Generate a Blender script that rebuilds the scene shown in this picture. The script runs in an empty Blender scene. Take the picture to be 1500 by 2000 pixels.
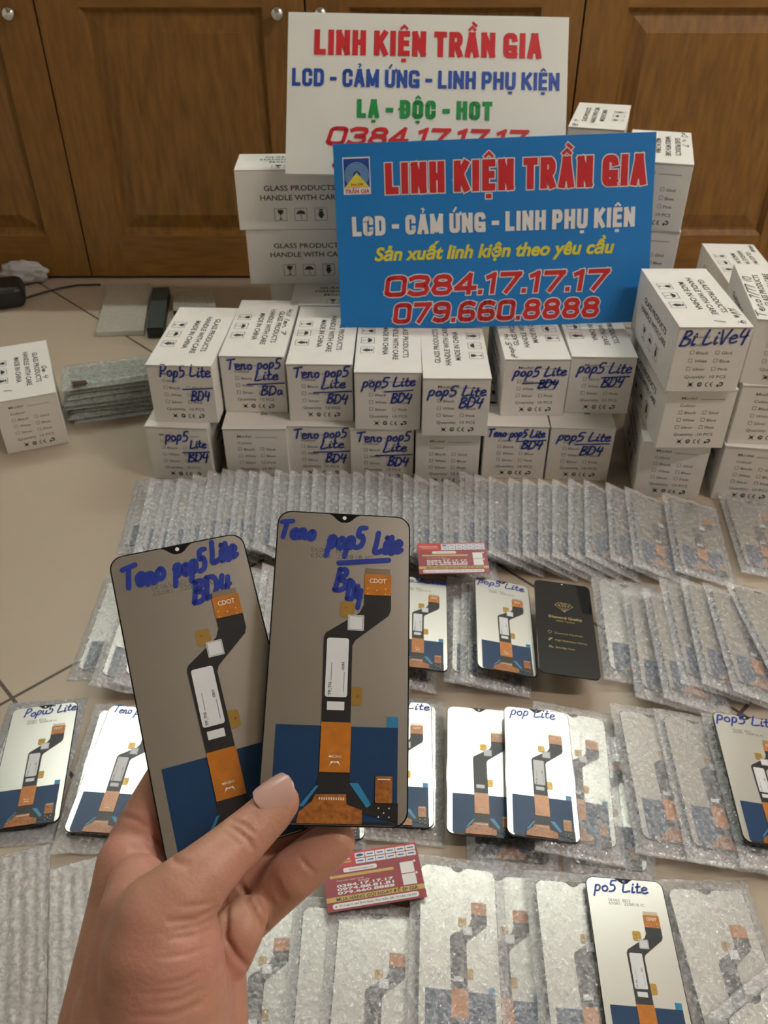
import bpy, bmesh, math, random
from mathutils import Vector, Matrix, noise
random.seed(7)
S = bpy.context.scene
COL = S.collection

# ---------------------------------------------------------------- camera, world, lights, exposure
FOC, PITCH, EYE = 1650.0, math.radians(36.8), 0.77
cd = bpy.data.cameras.new('camera'); cam = bpy.data.objects.new('camera', cd); COL.objects.link(cam)
cam.location = (0, 0, EYE); cam.rotation_euler = (math.pi/2 - PITCH, 0, 0)
cd.sensor_fit = 'VERTICAL'; cd.sensor_height = 36; cd.lens = 36*FOC/2000; cd.clip_start = .02
S.camera = cam
cd.dof.use_dof = True; cd.dof.focus_distance = .52; cd.dof.aperture_fstop = 24
W = bpy.data.worlds.new('world'); S.world = W; W.use_nodes = True
W.node_tree.nodes['Background'].inputs[0].default_value = (.9, .95, 1, 1)
W.node_tree.nodes['Background'].inputs[1].default_value = .15
S.view_settings.view_transform = 'Standard'; S.view_settings.look = 'None'
S.view_settings.gamma = 1; S.view_settings.use_curve_mapping = False
S.view_settings.exposure = 0.58
S.cycles.transparent_max_bounces = 24
S.cycles.max_bounces = 6; S.cycles.diffuse_bounces = 3; S.cycles.glossy_bounces = 3
S.cycles.caustics_reflective = False; S.cycles.caustics_refractive = False
# lamps: (x, y, z, length, watt-like strength, colour)
WALL_TUBES = [dict(loc=(x, 2.34, 2.48), length=1.2, power=62, col=(.90, 1, .94)) for x in (-.75, .95)]
CEIL_TUBE = dict(loc=(1.75, .25, 2.55), length=1.2, power=82, col=(1, .90, .82))

# ---------------------------------------------------------------- geometry helpers
_c, _s = math.cos(PITCH), math.sin(PITCH)
def ray(px, py):
    a, b = (px-750)/FOC, -(py-1000)/FOC
    return Vector((a, b*_s + _c, b*_c - _s))
def at_z(px, py, z):
    d = ray(px, py); return Vector((0, 0, EYE)) + d*((z-EYE)/d.z)
def at_y(px, py, y):
    d = ray(px, py); return Vector((0, 0, EYE)) + d*(y/d.y)
def at_d(px, py, Z):
    return Vector((0, 0, EYE)) + ray(px, py)*Z

class MB:
    def __init__(s): s.v = []; s.f = []; s.m = []
    def add(s, vs, fs, mi=0):
        o = len(s.v); s.v += [tuple(v) for v in vs]
        s.f += [tuple(i+o for i in f) for f in fs]; s.m += [mi]*len(fs); return s
    def quad(s, x0, y0, x1, y1, z, mi=0):
        return s.add([(x0,y0,z),(x1,y0,z),(x1,y1,z),(x0,y1,z)], [(0,1,2,3)], mi)
    def box(s, x0, y0, z0, x1, y1, z1, mi=0):
        vs = [(x,y,z) for z in (z0,z1) for y in (y0,y1) for x in (x0,x1)]
        return s.add(vs, [(0,2,3,1),(4,5,7,6),(0,1,5,4),(2,6,7,3),(0,4,6,2),(1,3,7,5)], mi)
    def prism(s, pts, z0, z1, mi=0):
        n = len(pts); vs = [(x,y,z0) for x,y in pts] + [(x,y,z1) for x,y in pts]
        fs = [tuple(range(n-1,-1,-1)), tuple(range(n,2*n))] + [(i,(i+1)%n,n+(i+1)%n,n+i) for i in range(n)]
        return s.add(vs, fs, mi)
    def poly(s, pts, z, mi=0):
        return s.add([(x,y,z) for x,y in pts], [tuple(range(len(pts)))], mi)
    def merge(s, o, M=None, mi=None):
        k = len(s.v); s.v += [tuple(M @ Vector(v)) if M else v for v in o.v]
        s.f += [tuple(i+k for i in f) for f in o.f]; s.m += [mi if mi is not None else q for q in o.m]; return s
    def mesh(s, name, mats, smooth=False):
        me = bpy.data.meshes.new(name); me.from_pydata(s.v, [], s.f)
        for m in (mats if isinstance(mats, (list, tuple)) else [mats]): me.materials.append(m)
        me.polygons.foreach_set('material_index', s.m)
        if smooth: me.polygons.foreach_set('use_smooth', [True]*len(s.f))
        me.update(); return me

def link(name, me, parent=None, M=None):
    o = bpy.data.objects.new(name, me); COL.objects.link(o)
    if parent is not None: o.parent = parent
    if M is not None: o.matrix_basis = M
    return o
def thing(name, label, cat, M=None, group=None):
    o = bpy.data.objects.new(name, None); COL.objects.link(o); o.empty_display_size = .02
    if M is not None: o.matrix_basis = M
    o['label'] = label; o['category'] = cat
    if group: o['group'] = group
    return o
def tag(o, label, cat, group=None):
    o['label'] = label; o['category'] = cat
    if group: o['group'] = group
    return o
def struct(name, mb, mat):
    o = link(name, mb.mesh(name, mat)); o['kind'] = 'structure'; return o
def rrect(w, h, r, n=5, cx=0, cy=0):
    pts = []
    for (sx, sy, a0) in ((1,1,0),(-1,1,90),(-1,-1,180),(1,-1,270)):
        for i in range(n+1):
            a = math.radians(a0 + 90*i/n)
            pts.append((cx+sx*(w/2-r)+r*math.cos(a), cy+sy*(h/2-r)+r*math.sin(a)))
    return pts
def disc(cx, cy, r, n=16): return [(cx+r*math.cos(6.2832*i/n), cy+r*math.sin(6.2832*i/n)) for i in range(n)]
def ring(mb, cx, cy, r0, r1, z, mi=0, a0=0, a1=360, n=24):
    vs = []
    for i in range(n+1):
        a = math.radians(a0+(a1-a0)*i/n); vs += [(cx+r0*math.cos(a), cy+r0*math.sin(a), z), (cx+r1*math.cos(a), cy+r1*math.sin(a), z)]
    mb.add(vs, [(2*i,2*i+1,2*i+3,2*i+2) for i in range(n)], mi)
def frame_line(mb, x0, y0, x1, y1, t, z, mi=0):
    mb.quad(x0,y0,x1,y0+t,z,mi); mb.quad(x0,y1-t,x1,y1,z,mi); mb.quad(x0,y0,x0+t,y1,z,mi); mb.quad(x1-t,y0,x1,y1,z,mi)

# ---------------------------------------------------------------- materials
def mat(name, col, rough=.6, metal=0, var=.06, scale=60, spec=.5, bump=0, alpha=1, coat=0, sss=0, bscale=None):
    m = bpy.data.materials.new(name); m.use_nodes = True
    nt = m.node_tree; b = nt.nodes['Principled BSDF']
    b.inputs['Roughness'].default_value = rough; b.inputs['Metallic'].default_value = metal
    b.inputs['Specular IOR Level'].default_value = spec; b.inputs['Alpha'].default_value = alpha
    b.inputs['Coat Weight'].default_value = coat; b.inputs['Coat Roughness'].default_value = .08
    tc = nt.nodes.new('ShaderNodeTexCoord'); n = nt.nodes.new('ShaderNodeTexNoise'); n.inputs['Scale'].default_value = scale
    n.inputs['Detail'].default_value = 4; nt.links.new(tc.outputs['Object'], n.inputs['Vector'])
    mr = nt.nodes.new('ShaderNodeMapRange'); mr.inputs['To Min'].default_value = 1-var; mr.inputs['To Max'].default_value = 1+var
    mr.inputs['From Min'].default_value = .25; mr.inputs['From Max'].default_value = .75
    nt.links.new(n.outputs['Fac'], mr.inputs['Value'])
    mx = nt.nodes.new('ShaderNodeVectorMath'); mx.operation = 'SCALE'; mx.inputs[0].default_value = col[:3]
    nt.links.new(mr.outputs[0], mx.inputs['Scale']); nt.links.new(mx.outputs[0], b.inputs['Base Color'])
    if sss:
        b.inputs['Subsurface Weight'].default_value = sss; b.inputs['Subsurface Radius'].default_value = (.012,.005,.003); b.inputs['Subsurface Scale'].default_value = 1
    if bump:
        n2 = nt.nodes.new('ShaderNodeTexNoise'); n2.inputs['Scale'].default_value = bscale or scale*3; n2.inputs['Detail'].default_value = 5
        nt.links.new(tc.outputs['Object'], n2.inputs['Vector'])
        bp = nt.nodes.new('ShaderNodeBump'); bp.inputs['Strength'].default_value = bump; bp.inputs['Distance'].default_value = .001
        nt.links.new(n2.outputs['Fac'], bp.inputs['Height']); nt.links.new(bp.outputs[0], b.inputs['Normal'])
    return m
def emit(name, col, st):
    m = bpy.data.materials.new(name); m.use_nodes = True; nt = m.node_tree; nt.nodes.clear()
    e = nt.nodes.new('ShaderNodeEmission'); e.inputs[0].default_value = (*col, 1); e.inputs[1].default_value = st
    o = nt.nodes.new('ShaderNodeOutputMaterial'); nt.links.new(e.outputs[0], o.inputs[0]); return m
def wood_mat(name, dark, light, axis='Z', arch=False):
    m = bpy.data.materials.new(name); m.use_nodes = True; nt = m.node_tree; b = nt.nodes['Principled BSDF']
    tc = nt.nodes.new('ShaderNodeTexCoord'); mp = nt.nodes.new('ShaderNodeMapping')
    mp.inputs['Scale'].default_value = (7, 7, 1.1) if axis == 'Z' else (1.1, 7, 7)
    nt.links.new(tc.outputs['Object'], mp.inputs[0])
    n = nt.nodes.new('ShaderNodeTexNoise'); n.inputs['Scale'].default_value = 1.6; n.inputs['Detail'].default_value = 3; n.inputs['Distortion'].default_value = .8
    nt.links.new(mp.outputs[0], n.inputs['Vector'])
    w = nt.nodes.new('ShaderNodeMath'); w.operation = 'MULTIPLY'; w.inputs[1].default_value = 34; nt.links.new(n.outputs['Fac'], w.inputs[0])
    ph = w.outputs[0]
    if arch:   # flame figure: nested arches up the middle of each panel
        w.inputs[1].default_value = 15
        sp = nt.nodes.new('ShaderNodeSeparateXYZ'); nt.links.new(tc.outputs['Object'], sp.inputs[0])
        def op(o_, a_, v_):
            q = nt.nodes.new('ShaderNodeMath'); q.operation = o_; nt.links.new(a_, q.inputs[0])
            if isinstance(v_, (int, float)): q.inputs[1].default_value = v_
            elif v_ is not None: nt.links.new(v_, q.inputs[1])
            return q.outputs[0]
        u_ = op('SUBTRACT', op('FRACT', op('DIVIDE', op('ADD', sp.outputs[0], .72), .5625), None), .5)
        ph = op('ADD', op('ADD', op('MULTIPLY', op('MULTIPLY', u_, u_), 330), op('MULTIPLY', sp.outputs[2], 42)), ph)
    sn = nt.nodes.new('ShaderNodeMath'); sn.operation = 'SINE'; nt.links.new(ph, sn.inputs[0])
    n2 = nt.nodes.new('ShaderNodeTexNoise'); n2.inputs['Scale'].default_value = 14; n2.inputs['Detail'].default_value = 6; nt.links.new(mp.outputs[0], n2.inputs['Vector'])
    ad = nt.nodes.new('ShaderNodeMath'); ad.operation = 'MULTIPLY_ADD'; ad.inputs[1].default_value = .075; nt.links.new(sn.outputs[0], ad.inputs[0]); nt.links.new(n2.outputs['Fac'], ad.inputs[2])
    r = nt.nodes.new('ShaderNodeValToRGB'); r.color_ramp.elements[0].position = .18; r.color_ramp.elements[0].color = (*dark,1); r.color_ramp.elements[1].position = .82; r.color_ramp.elements[1].color = (*light,1)
    nt.links.new(ad.outputs[0], r.inputs[0]); nt.links.new(r.outputs[0], b.inputs['Base Color'])
    b.inputs['Roughness'].default_value = .38; b.inputs['Coat Weight'].default_value = .15; b.inputs['Coat Roughness'].default_value = .25
    return m
def floor_mat():
    m = bpy.data.materials.new('floor_tile'); m.use_nodes = True; nt = m.node_tree; b = nt.nodes['Principled BSDF']
    tc = nt.nodes.new('ShaderNodeTexCoord'); mp = nt.nodes.new('ShaderNodeMapping'); mp.vector_type = 'TEXTURE'
    mp.inputs['Location'].default_value = (-.437, .664, 0); mp.inputs['Rotation'].default_value = (0,0,math.radians(43.5)); mp.inputs['Scale'].default_value = (.6,.6,.6)
    nt.links.new(tc.outputs['Object'], mp.inputs[0])
    br = nt.nodes.new('ShaderNodeTexBrick'); br.offset = 0; br.inputs['Scale'].default_value = 1; br.inputs['Brick Width'].default_value = 1; br.inputs['Row Height'].default_value = 1
    br.inputs['Mortar Size'].default_value = .004; br.inputs['Mortar Smooth'].default_value = .2
    br.inputs['Color1'].default_value = (.47,.385,.295,1); br.inputs['Color2'].default_value = (.45,.37,.285,1); br.inputs['Mortar'].default_value = (.07,.045,.03,1)
    nt.links.new(mp.outputs[0], br.inputs['Vector'])
    n = nt.nodes.new('ShaderNodeTexNoise'); n.inputs['Scale'].default_value = 5; n.inputs['Detail'].default_value = 6; nt.links.new(tc.outputs['Object'], n.inputs['Vector'])
    mr = nt.nodes.new('ShaderNodeMapRange'); mr.inputs['To Min'].default_value = .88; mr.inputs['To Max'].default_value = 1.1; nt.links.new(n.outputs['Fac'], mr.inputs['Value'])
    mx = nt.nodes.new('ShaderNodeVectorMath'); mx.operation = 'SCALE'; nt.links.new(br.outputs['Color'], mx.inputs[0]); nt.links.new(mr.outputs[0], mx.inputs['Scale'])
    nt.links.new(mx.outputs[0], b.inputs['Base Color']); b.inputs['Roughness'].default_value = .42
    return m
def skin_mat():
    m = mat('skin', (.5,.3,.2), .47, sss=.12, bump=.25, bscale=520); nt = m.node_tree; b = nt.nodes['Principled BSDF']
    tc = nt.nodes.new('ShaderNodeTexCoord'); n = nt.nodes.new('ShaderNodeTexNoise'); n.inputs['Scale'].default_value = 26; n.inputs['Detail'].default_value = 6; n.inputs['Roughness'].default_value = .65
    nt.links.new(tc.outputs['Object'], n.inputs['Vector'])
    r = nt.nodes.new('ShaderNodeValToRGB'); e = r.color_ramp.elements
    e[0].position = .36; e[0].color = (.50,.262,.165,1); e[1].position = .66; e[1].color = (.565,.262,.205,1)
    nt.links.new(n.outputs['Fac'], r.inputs[0]); nt.links.new(r.outputs[0], b.inputs['Base Color']); return m
def bubble_mat(name, alpha, tint=(.80,.83,.86), rough=.16, ior=1.62):
    m = bpy.data.materials.new(name); m.use_nodes = True; nt = m.node_tree; nt.nodes.clear(); N = nt.nodes.new; Lk = nt.links.new
    tc = N('ShaderNodeTexCoord'); n = N('ShaderNodeTexNoise'); n.inputs['Scale'].default_value = 190; n.inputs['Detail'].default_value = 2; n.inputs['Distortion'].default_value = .7
    Lk(tc.outputs['Object'], n.inputs['Vector'])
    bp = N('ShaderNodeBump'); bp.inputs['Strength'].default_value = .85; bp.inputs['Distance'].default_value = .002; Lk(n.outputs['Fac'], bp.inputs['Height'])
    mr = N('ShaderNodeMapRange'); mr.inputs['From Min'].default_value = .35; mr.inputs['From Max'].default_value = .7
    mr.inputs['To Min'].default_value = alpha-.10; mr.inputs['To Max'].default_value = alpha+.13; Lk(n.outputs['Fac'], mr.inputs['Value'])
    tr = N('ShaderNodeBsdfTransparent'); df = N('ShaderNodeBsdfDiffuse'); df.inputs['Color'].default_value = (*tint,1); Lk(bp.outputs[0], df.inputs['Normal'])
    gl = N('ShaderNodeBsdfGlossy'); gl.inputs['Roughness'].default_value = rough; gl.inputs['Color'].default_value = (.97,.98,1,1); Lk(bp.outputs[0], gl.inputs['Normal'])
    fr = N('ShaderNodeFresnel'); fr.inputs['IOR'].default_value = ior; Lk(bp.outputs[0], fr.inputs['Normal'])
    m1 = N('ShaderNodeMixShader'); Lk(mr.outputs[0], m1.inputs[0]); Lk(tr.outputs[0], m1.inputs[1]); Lk(df.outputs[0], m1.inputs[2])
    m2 = N('ShaderNodeMixShader'); ge = N('ShaderNodeNewGeometry'); iv = N('ShaderNodeMath'); iv.operation = 'SUBTRACT'; iv.inputs[0].default_value = 1; Lk(ge.outputs['Backfacing'], iv.inputs[1])
    mu = N('ShaderNodeMath'); mu.operation = 'MULTIPLY'; Lk(fr.outputs[0], mu.inputs[0]); Lk(iv.outputs[0], mu.inputs[1]); Lk(mu.outputs[0], m2.inputs[0]); Lk(m1.outputs[0], m2.inputs[1]); Lk(gl.outputs[0], m2.inputs[2])
    o = N('ShaderNodeOutputMaterial'); Lk(m2.outputs[0], o.inputs[0]); return m

M = {}
M['floor'] = floor_mat()
M['wall'] = mat('wall_paint', (.66,.63,.57), .8, var=.04, scale=3)
M['ceil'] = mat('ceiling_paint', (.33,.285,.235), .85, var=.03, scale=3)
M['wood'] = wood_mat('cabinet_wood', (.165,.075,.013), (.295,.14,.025))
M['panelwood'] = wood_mat('cabinet_panel_wood', (.150,.068,.012), (.29,.138,.024), arch=True)
M['woodh'] = wood_mat('cabinet_wood_rail', (.165,.075,.013), (.295,.14,.025), 'X')
M['gapdark'] = mat('dark_gap', (.02,.012,.008), .9)
M['chrome'] = mat('chrome', (.8,.8,.8), .12, 1, var=.02)
M['carton'] = mat('white_carton', (.80,.775,.74), .62, var=.03, scale=25, bump=.05)
M['cut'] = mat('carton_cut_edge', (.55,.47,.38), .8)
M['printgrey'] = mat('grey_print', (.20,.175,.16), .7)
M['printblack'] = mat('black_print', (.025,.03,.03), .6)
M['ink'] = mat('blue_marker_ink', (.012,.035,.30), .35, var=.25, scale=300)
M['penblack'] = mat('black_pen_ink', (.02,.02,.025), .5)
M['glass'] = mat('black_glass', (.006,.007,.009), .05, var=.02)
M['plate'] = mat('silver_reflector', (.66,.64,.60), .29, 1, var=.025, scale=15)
M['film'] = mat('navy_film', (.010,.042,.115), .34, var=.08, scale=30, spec=.35)
M['tape'] = mat('light_blue_tape', (.03,.22,.42), .3)
M['flex'] = mat('black_flex', (.014,.013,.014), .35, var=.1)
M['amber'] = mat('amber_flex', (.50,.17,.018), .28, var=.18, scale=150, coat=.3)
M['amberd'] = mat('brown_circuit', (.33,.115,.022), .3, var=.5, scale=420, coat=.3)
M['gold'] = mat('gold_tab', (.40,.25,.06), .35, .55, var=.1)
M['stiff'] = mat('steel_stiffener', (.42,.36,.28), .3, 1)
M['labelw'] = mat('white_label', (.74,.76,.79), .5, var=.02)
M['whitemark'] = mat('white_marking', (.85,.82,.76), .5)
M['gtext'] = mat('faint_grey_print', (.16,.145,.125), .5)
M['goldtext'] = mat('gold_print', (.36,.26,.09), .35, .3)
M['bubble'] = bubble_mat('bubble_wrap', .25, (.96,.97,1.0), .15)
M['bubble2'] = bubble_mat('bubble_wrap_thin', .42, (.88,.87,.88), .16, 1.5)
M['frost'] = bubble_mat('frosted_sheet', .62, (.62,.58,.50), .3)
M['bubbleg'] = bubble_mat('bubble_wrap_pile', .50, (.70,.76,.70), .2)
M['skin'] = skin_mat()
M['nail'] = mat('thumb_nail', (.60,.37,.32), .25, var=.03)
M['bluesign'] = mat('blue_board', (.004,.19,.57), .38, var=.02, scale=8)
M['whitesign'] = mat('white_board', (.74,.75,.71), .42, var=.03, scale=8)
M['red'] = mat('red_vinyl', (.56,.018,.025), .4, var=.02)
M['royal'] = mat('royal_blue_vinyl', (.015,.07,.37), .4)
M['green'] = mat('green_vinyl', (.006,.25,.055), .4)
M['yellow'] = mat('yellow_vinyl', (.72,.66,.06), .4)
M['white'] = mat('white_vinyl', (.80,.79,.80), .4, var=.02)
M['pale'] = mat('pale_blue_vinyl', (.22,.42,.72), .4)
M['navy'] = mat('navy_vinyl', (.008,.05,.30), .4)
M['card'] = mat('dark_red_card', (.27,.025,.04), .35, var=.08, scale=20)
M['cardr'] = mat('bright_red_card', (.50,.022,.03), .35)
M['cardg'] = mat('gold_card', (.55,.38,.10), .35)
M['blackp'] = mat('black_plastic', (.012,.012,.013), .45)
M['foam'] = mat('grey_foam', (.045,.055,.05), .8)
M['plastic'] = mat('white_plastic_film', (.72,.72,.72), .25, bump=.3, alpha=.75)

# ---------------------------------------------------------------- lettering
_cache = {}
def text_raw(body, off=0, shear=0, res=3, align='LEFT'):
    k = (body, off, shear, res)
    if k not in _cache:
        c = bpy.data.curves.new('t', 'FONT'); c.body = body; c.size = 1; c.offset = off; c.shear = shear; c.resolution_u = res
        o = bpy.data.objects.new('t', c); COL.objects.link(o)
        bpy.context.view_layer.update()
        me = bpy.data.meshes.new_from_object(o.evaluated_get(bpy.context.evaluated_depsgraph_get()))
        mb = MB(); mb.add([v.co[:] for v in me.vertices], [tuple(p.vertices) for p in me.polygons])
        bpy.data.objects.remove(o); bpy.data.curves.remove(c); bpy.data.meshes.remove(me)
        _cache[k] = mb
    return _cache[k]
CAP = max(v[1] for v in text_raw('H').v)
def text_fit(mb, body, x0, x1, yb, cap, z, mi=0, off=0, shear=0, res=3):
    """body set between x0 and x1 on base line yb with capital height cap"""
    r = text_raw(body, off, shear, res)
    a = min(v[0] for v in r.v); b = max(v[0] for v in r.v)
    sx = (x1-x0)/(b-a); sy = cap/(CAP+2*abs(off))
    mb.add([(x0+(v[0]-a)*sx, yb+(v[1]+abs(off))*sy, z) for v in r.v], r.f, mi)
RB = lambda y0, y1, r=.3: [(0,y0+r*.5),(.06,y0+r*.2),(.25,y0),(.75,y0),(.94,y0+r*.2),(1,y0+r*.5),(1,y1-r*.5),(.94,y1-r*.2),(.75,y1),(.25,y1),(.06,y1-r*.2),(0,y1-r*.5)]
_o = RB(0,1); _o = _o+_o[:1]
BLK = {'L':(.8,[[(0,1),(0,0)],[(0,0),(1,0)]]),'I':(0,[[(.5,1),(.5,0)]]),'N':(1.08,[[(0,0),(0,1)],[(.02,.98),(.98,.02)],[(1,0),(1,1)]]),'H':(1.05,[[(0,0),(0,1)],[(1,0),(1,1)],[(0,.52),(1,.52)]]),
 'K':(1.08,[[(0,0),(0,1)],[(.1,.42),(.95,1)],[(.35,.58),(1,0)]]),'E':(.8,[[(0,0),(0,1)],[(0,0),(1,0)],[(0,.52),(.88,.52)],[(0,1),(1,1)]]),'T':(.92,[[(0,1),(1,1)],[(.5,1),(.5,0)]]),
 'R':(1.05,[[(0,0),(0,1)],[(0,1),(.75,1),(.95,.9),(1,.75),(.95,.58),(.75,.48),(0,.48)],[(.55,.48),(1,0)]]),'P':(1,[[(0,0),(0,1)],[(0,1),(.75,1),(.95,.9),(1,.72),(.95,.52),(.75,.42),(0,.42)]]),
 'A':(1.1,[[(0,0),(.42,1)],[(1,0),(.58,1)],[(.4,1),(.6,1)],[(.2,.28),(.8,.28)]]),'G':(1.1,[[(1,.84),(.94,.95),(.75,1),(.25,1),(.06,.94),(0,.85),(0,.15),(.06,.06),(.25,0),(.75,0),(1,.08)],[(1,0),(1,.36)],[(.62,.38),(1,.38)]]),
 'C':(1,[[(1,.72),(1,.85),(.94,.94),(.75,1),(.25,1),(.06,.94),(0,.85),(0,.15),(.06,.06),(.25,0),(.75,0),(.94,.06),(1,.15),(1,.28)]]),'D':(1.02,[[(0,0),(0,1)],[(0,1),(.65,1),(.92,.92),(1,.78),(1,.22),(.92,.08),(.65,0),(0,0)]]),
 'M':(1.4,[[(0,0),(0,1)],[(0,1),(.5,.1)],[(.5,.1),(1,1)],[(1,0),(1,1)]]),'U':(1.05,[[(0,1),(0,.15),(.06,.06),(.25,0),(.75,0),(.94,.06),(1,.15),(1,1)]]),'O':(1.08,[_o]),'0':(1,[_o]),
 '1':(.45,[[(.75,0),(.75,1)],[(.75,1),(.0,.86)]]),'2':(1,[[(0,.75),(.1,.95),(.5,1),(.9,.95),(1,.75),(.85,.5),(0,0)],[(0,0),(1,0)]]),'3':(1,[[(0,.9),(.2,.99),(.5,1),(.9,.95),(1,.8),(.9,.58),(.4,.52)],[(.4,.52),(.9,.46),(1,.25),(.9,.06),(.5,0),(.2,.01),(0,.1)]]),
 '4':(1.05,[[(.7,0),(.7,1)],[(.65,1),(0,.3)],[(0,.26),(1,.26)]]),'6':(1,[[(.92,.93),(.7,1),(.35,1),(.08,.88),(0,.65),(0,.2),(.1,.05),(.4,0),(.7,0),(.95,.08),(1,.26),(.92,.44),(.65,.5),(.05,.45)]]),
 '7':(1,[[(0,1),(1,1)],[(1,.98),(.35,0)]]),'8':(1,[[(.5,.53),(.15,.6),(.06,.78),(.2,.95),(.5,1),(.8,.95),(.94,.78),(.85,.6),(.5,.53)],[(.5,.53),(.1,.45),(0,.24),(.15,.04),(.5,0),(.85,.04),(1,.24),(.9,.45),(.5,.53)]]),
 '9':(1,[[(.08,.07),(.3,0),(.65,0),(.92,.12),(1,.35),(1,.8),(.9,.95),(.6,1),(.3,1),(.05,.92),(0,.74),(.08,.56),(.35,.5),(.95,.55)]]),'.':(0,[[(.5,0),(.5,.001)]]),'-':(.5,[[(0,.42),(1,.42)]]),' ':(.45,[])}
VN = {'Ệ':('E','^','.'),'Ầ':('A','^','`'),'Ả':('A','?'),'Ứ':('U','/','h'),'Ụ':('U','.'),'Ạ':('A','.'),'Đ':('D','d'),'Ộ':('O','^','.')}
_zk = [0]
def bar(mb, pts, t, z0_):
    global _zk
    z = z0_
    pts = [Vector(p) for p in pts]; a = (pts[0]-pts[1]).normalized()*t/2; b_ = (pts[-1]-pts[-2]).normalized()*t/2
    q = [pts[0]+a]+pts[1:-1]+[pts[-1]+b_]
    for u_, v_ in zip(q, q[1:]):
        _zk[0] = (_zk[0]+1) % 12; z = z0_+_zk[0]*1.5e-5
        d = (v_-u_).normalized(); n_ = Vector((-d.y,d.x))*t/2; mb.add([(*(u_-n_),z),(*(v_-n_),z),(*(v_+n_),z),(*(u_+n_),z)], [(0,1,2,3)])
    for p in q[1:-1]:
        _zk[0] = (_zk[0]+1) % 12; mb.poly(disc(p.x,p.y,t/2,14), z0_+_zk[0]*1.5e-5)
def block(mb, s, x0, x1, yb, cap, z, tr=.24, grow=0, shear=0, gap=.42):
    t = tr*cap; L = [(VN[c][0], VN[c][1:]) if c in VN else (c, ()) for c in s]
    tot = sum(BLK[c][0] for c, _ in L); fix = sum(t for c, _ in L if c != ' ') + gap*t*(len(L)-1)
    k = (x1-x0-fix)/tot; x = x0; h = cap-t; tmp = MB(); T_ = t+2*grow
    for c, dia in L:
        w, st = BLK[c]; w *= k
        f = lambda p: (x+t/2+(p[0]*w if w else 0), yb+t/2+p[1]*h)
        for p in st: bar(tmp, [f(q) for q in p], T_, z)
        cx = x+t/2+w/2; e = t*.62; yt = yb+cap
        for d in dia:
            if d == '^': bar(tmp, [(cx-.11*cap,yt+.10*cap),(cx,yt+.21*cap),(cx+.11*cap,yt+.10*cap)], .10*cap+2*grow, z)
            elif d == '`': bar(tmp, [(cx+.03*cap,yt+.36*cap),(cx+.14*cap,yt+.27*cap)], .10*cap+2*grow, z)
            elif d == '.': bar(tmp, [(cx-.001,yb-.17*cap),(cx+.001,yb-.17*cap)], .15*cap+2*grow, z)
            elif d == '?': bar(tmp, [(cx-.06*cap,yt+.27*cap),(cx+.03*cap,yt+.29*cap),(cx+.07*cap,yt+.22*cap),(cx,yt+.15*cap),(cx,yt+.09*cap)], .07*cap+2*grow, z)
            elif d == '/': bar(tmp, [(cx-.04*cap,yt+.10*cap),(cx+.07*cap,yt+.26*cap)], .10*cap+2*grow, z)
            elif d == 'h': bar(tmp, [(cx+w/2,yt-.16*cap),(cx+w/2+.12*cap,yt-.10*cap),(cx+w/2+.14*cap,yt+.03*cap)], .09*cap+2*grow, z)
            elif d == 'd': bar(tmp, [(x-.02*cap,yb+.5*cap),(x+t+.10*cap,yb+.5*cap)], .14*cap+2*grow, z)
        x += (w+t if c != ' ' else w) + gap*t
    mb.add([(v[0]+shear*(v[1]-yb), v[1], v[2]) for v in tmp.v], tmp.f)
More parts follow.
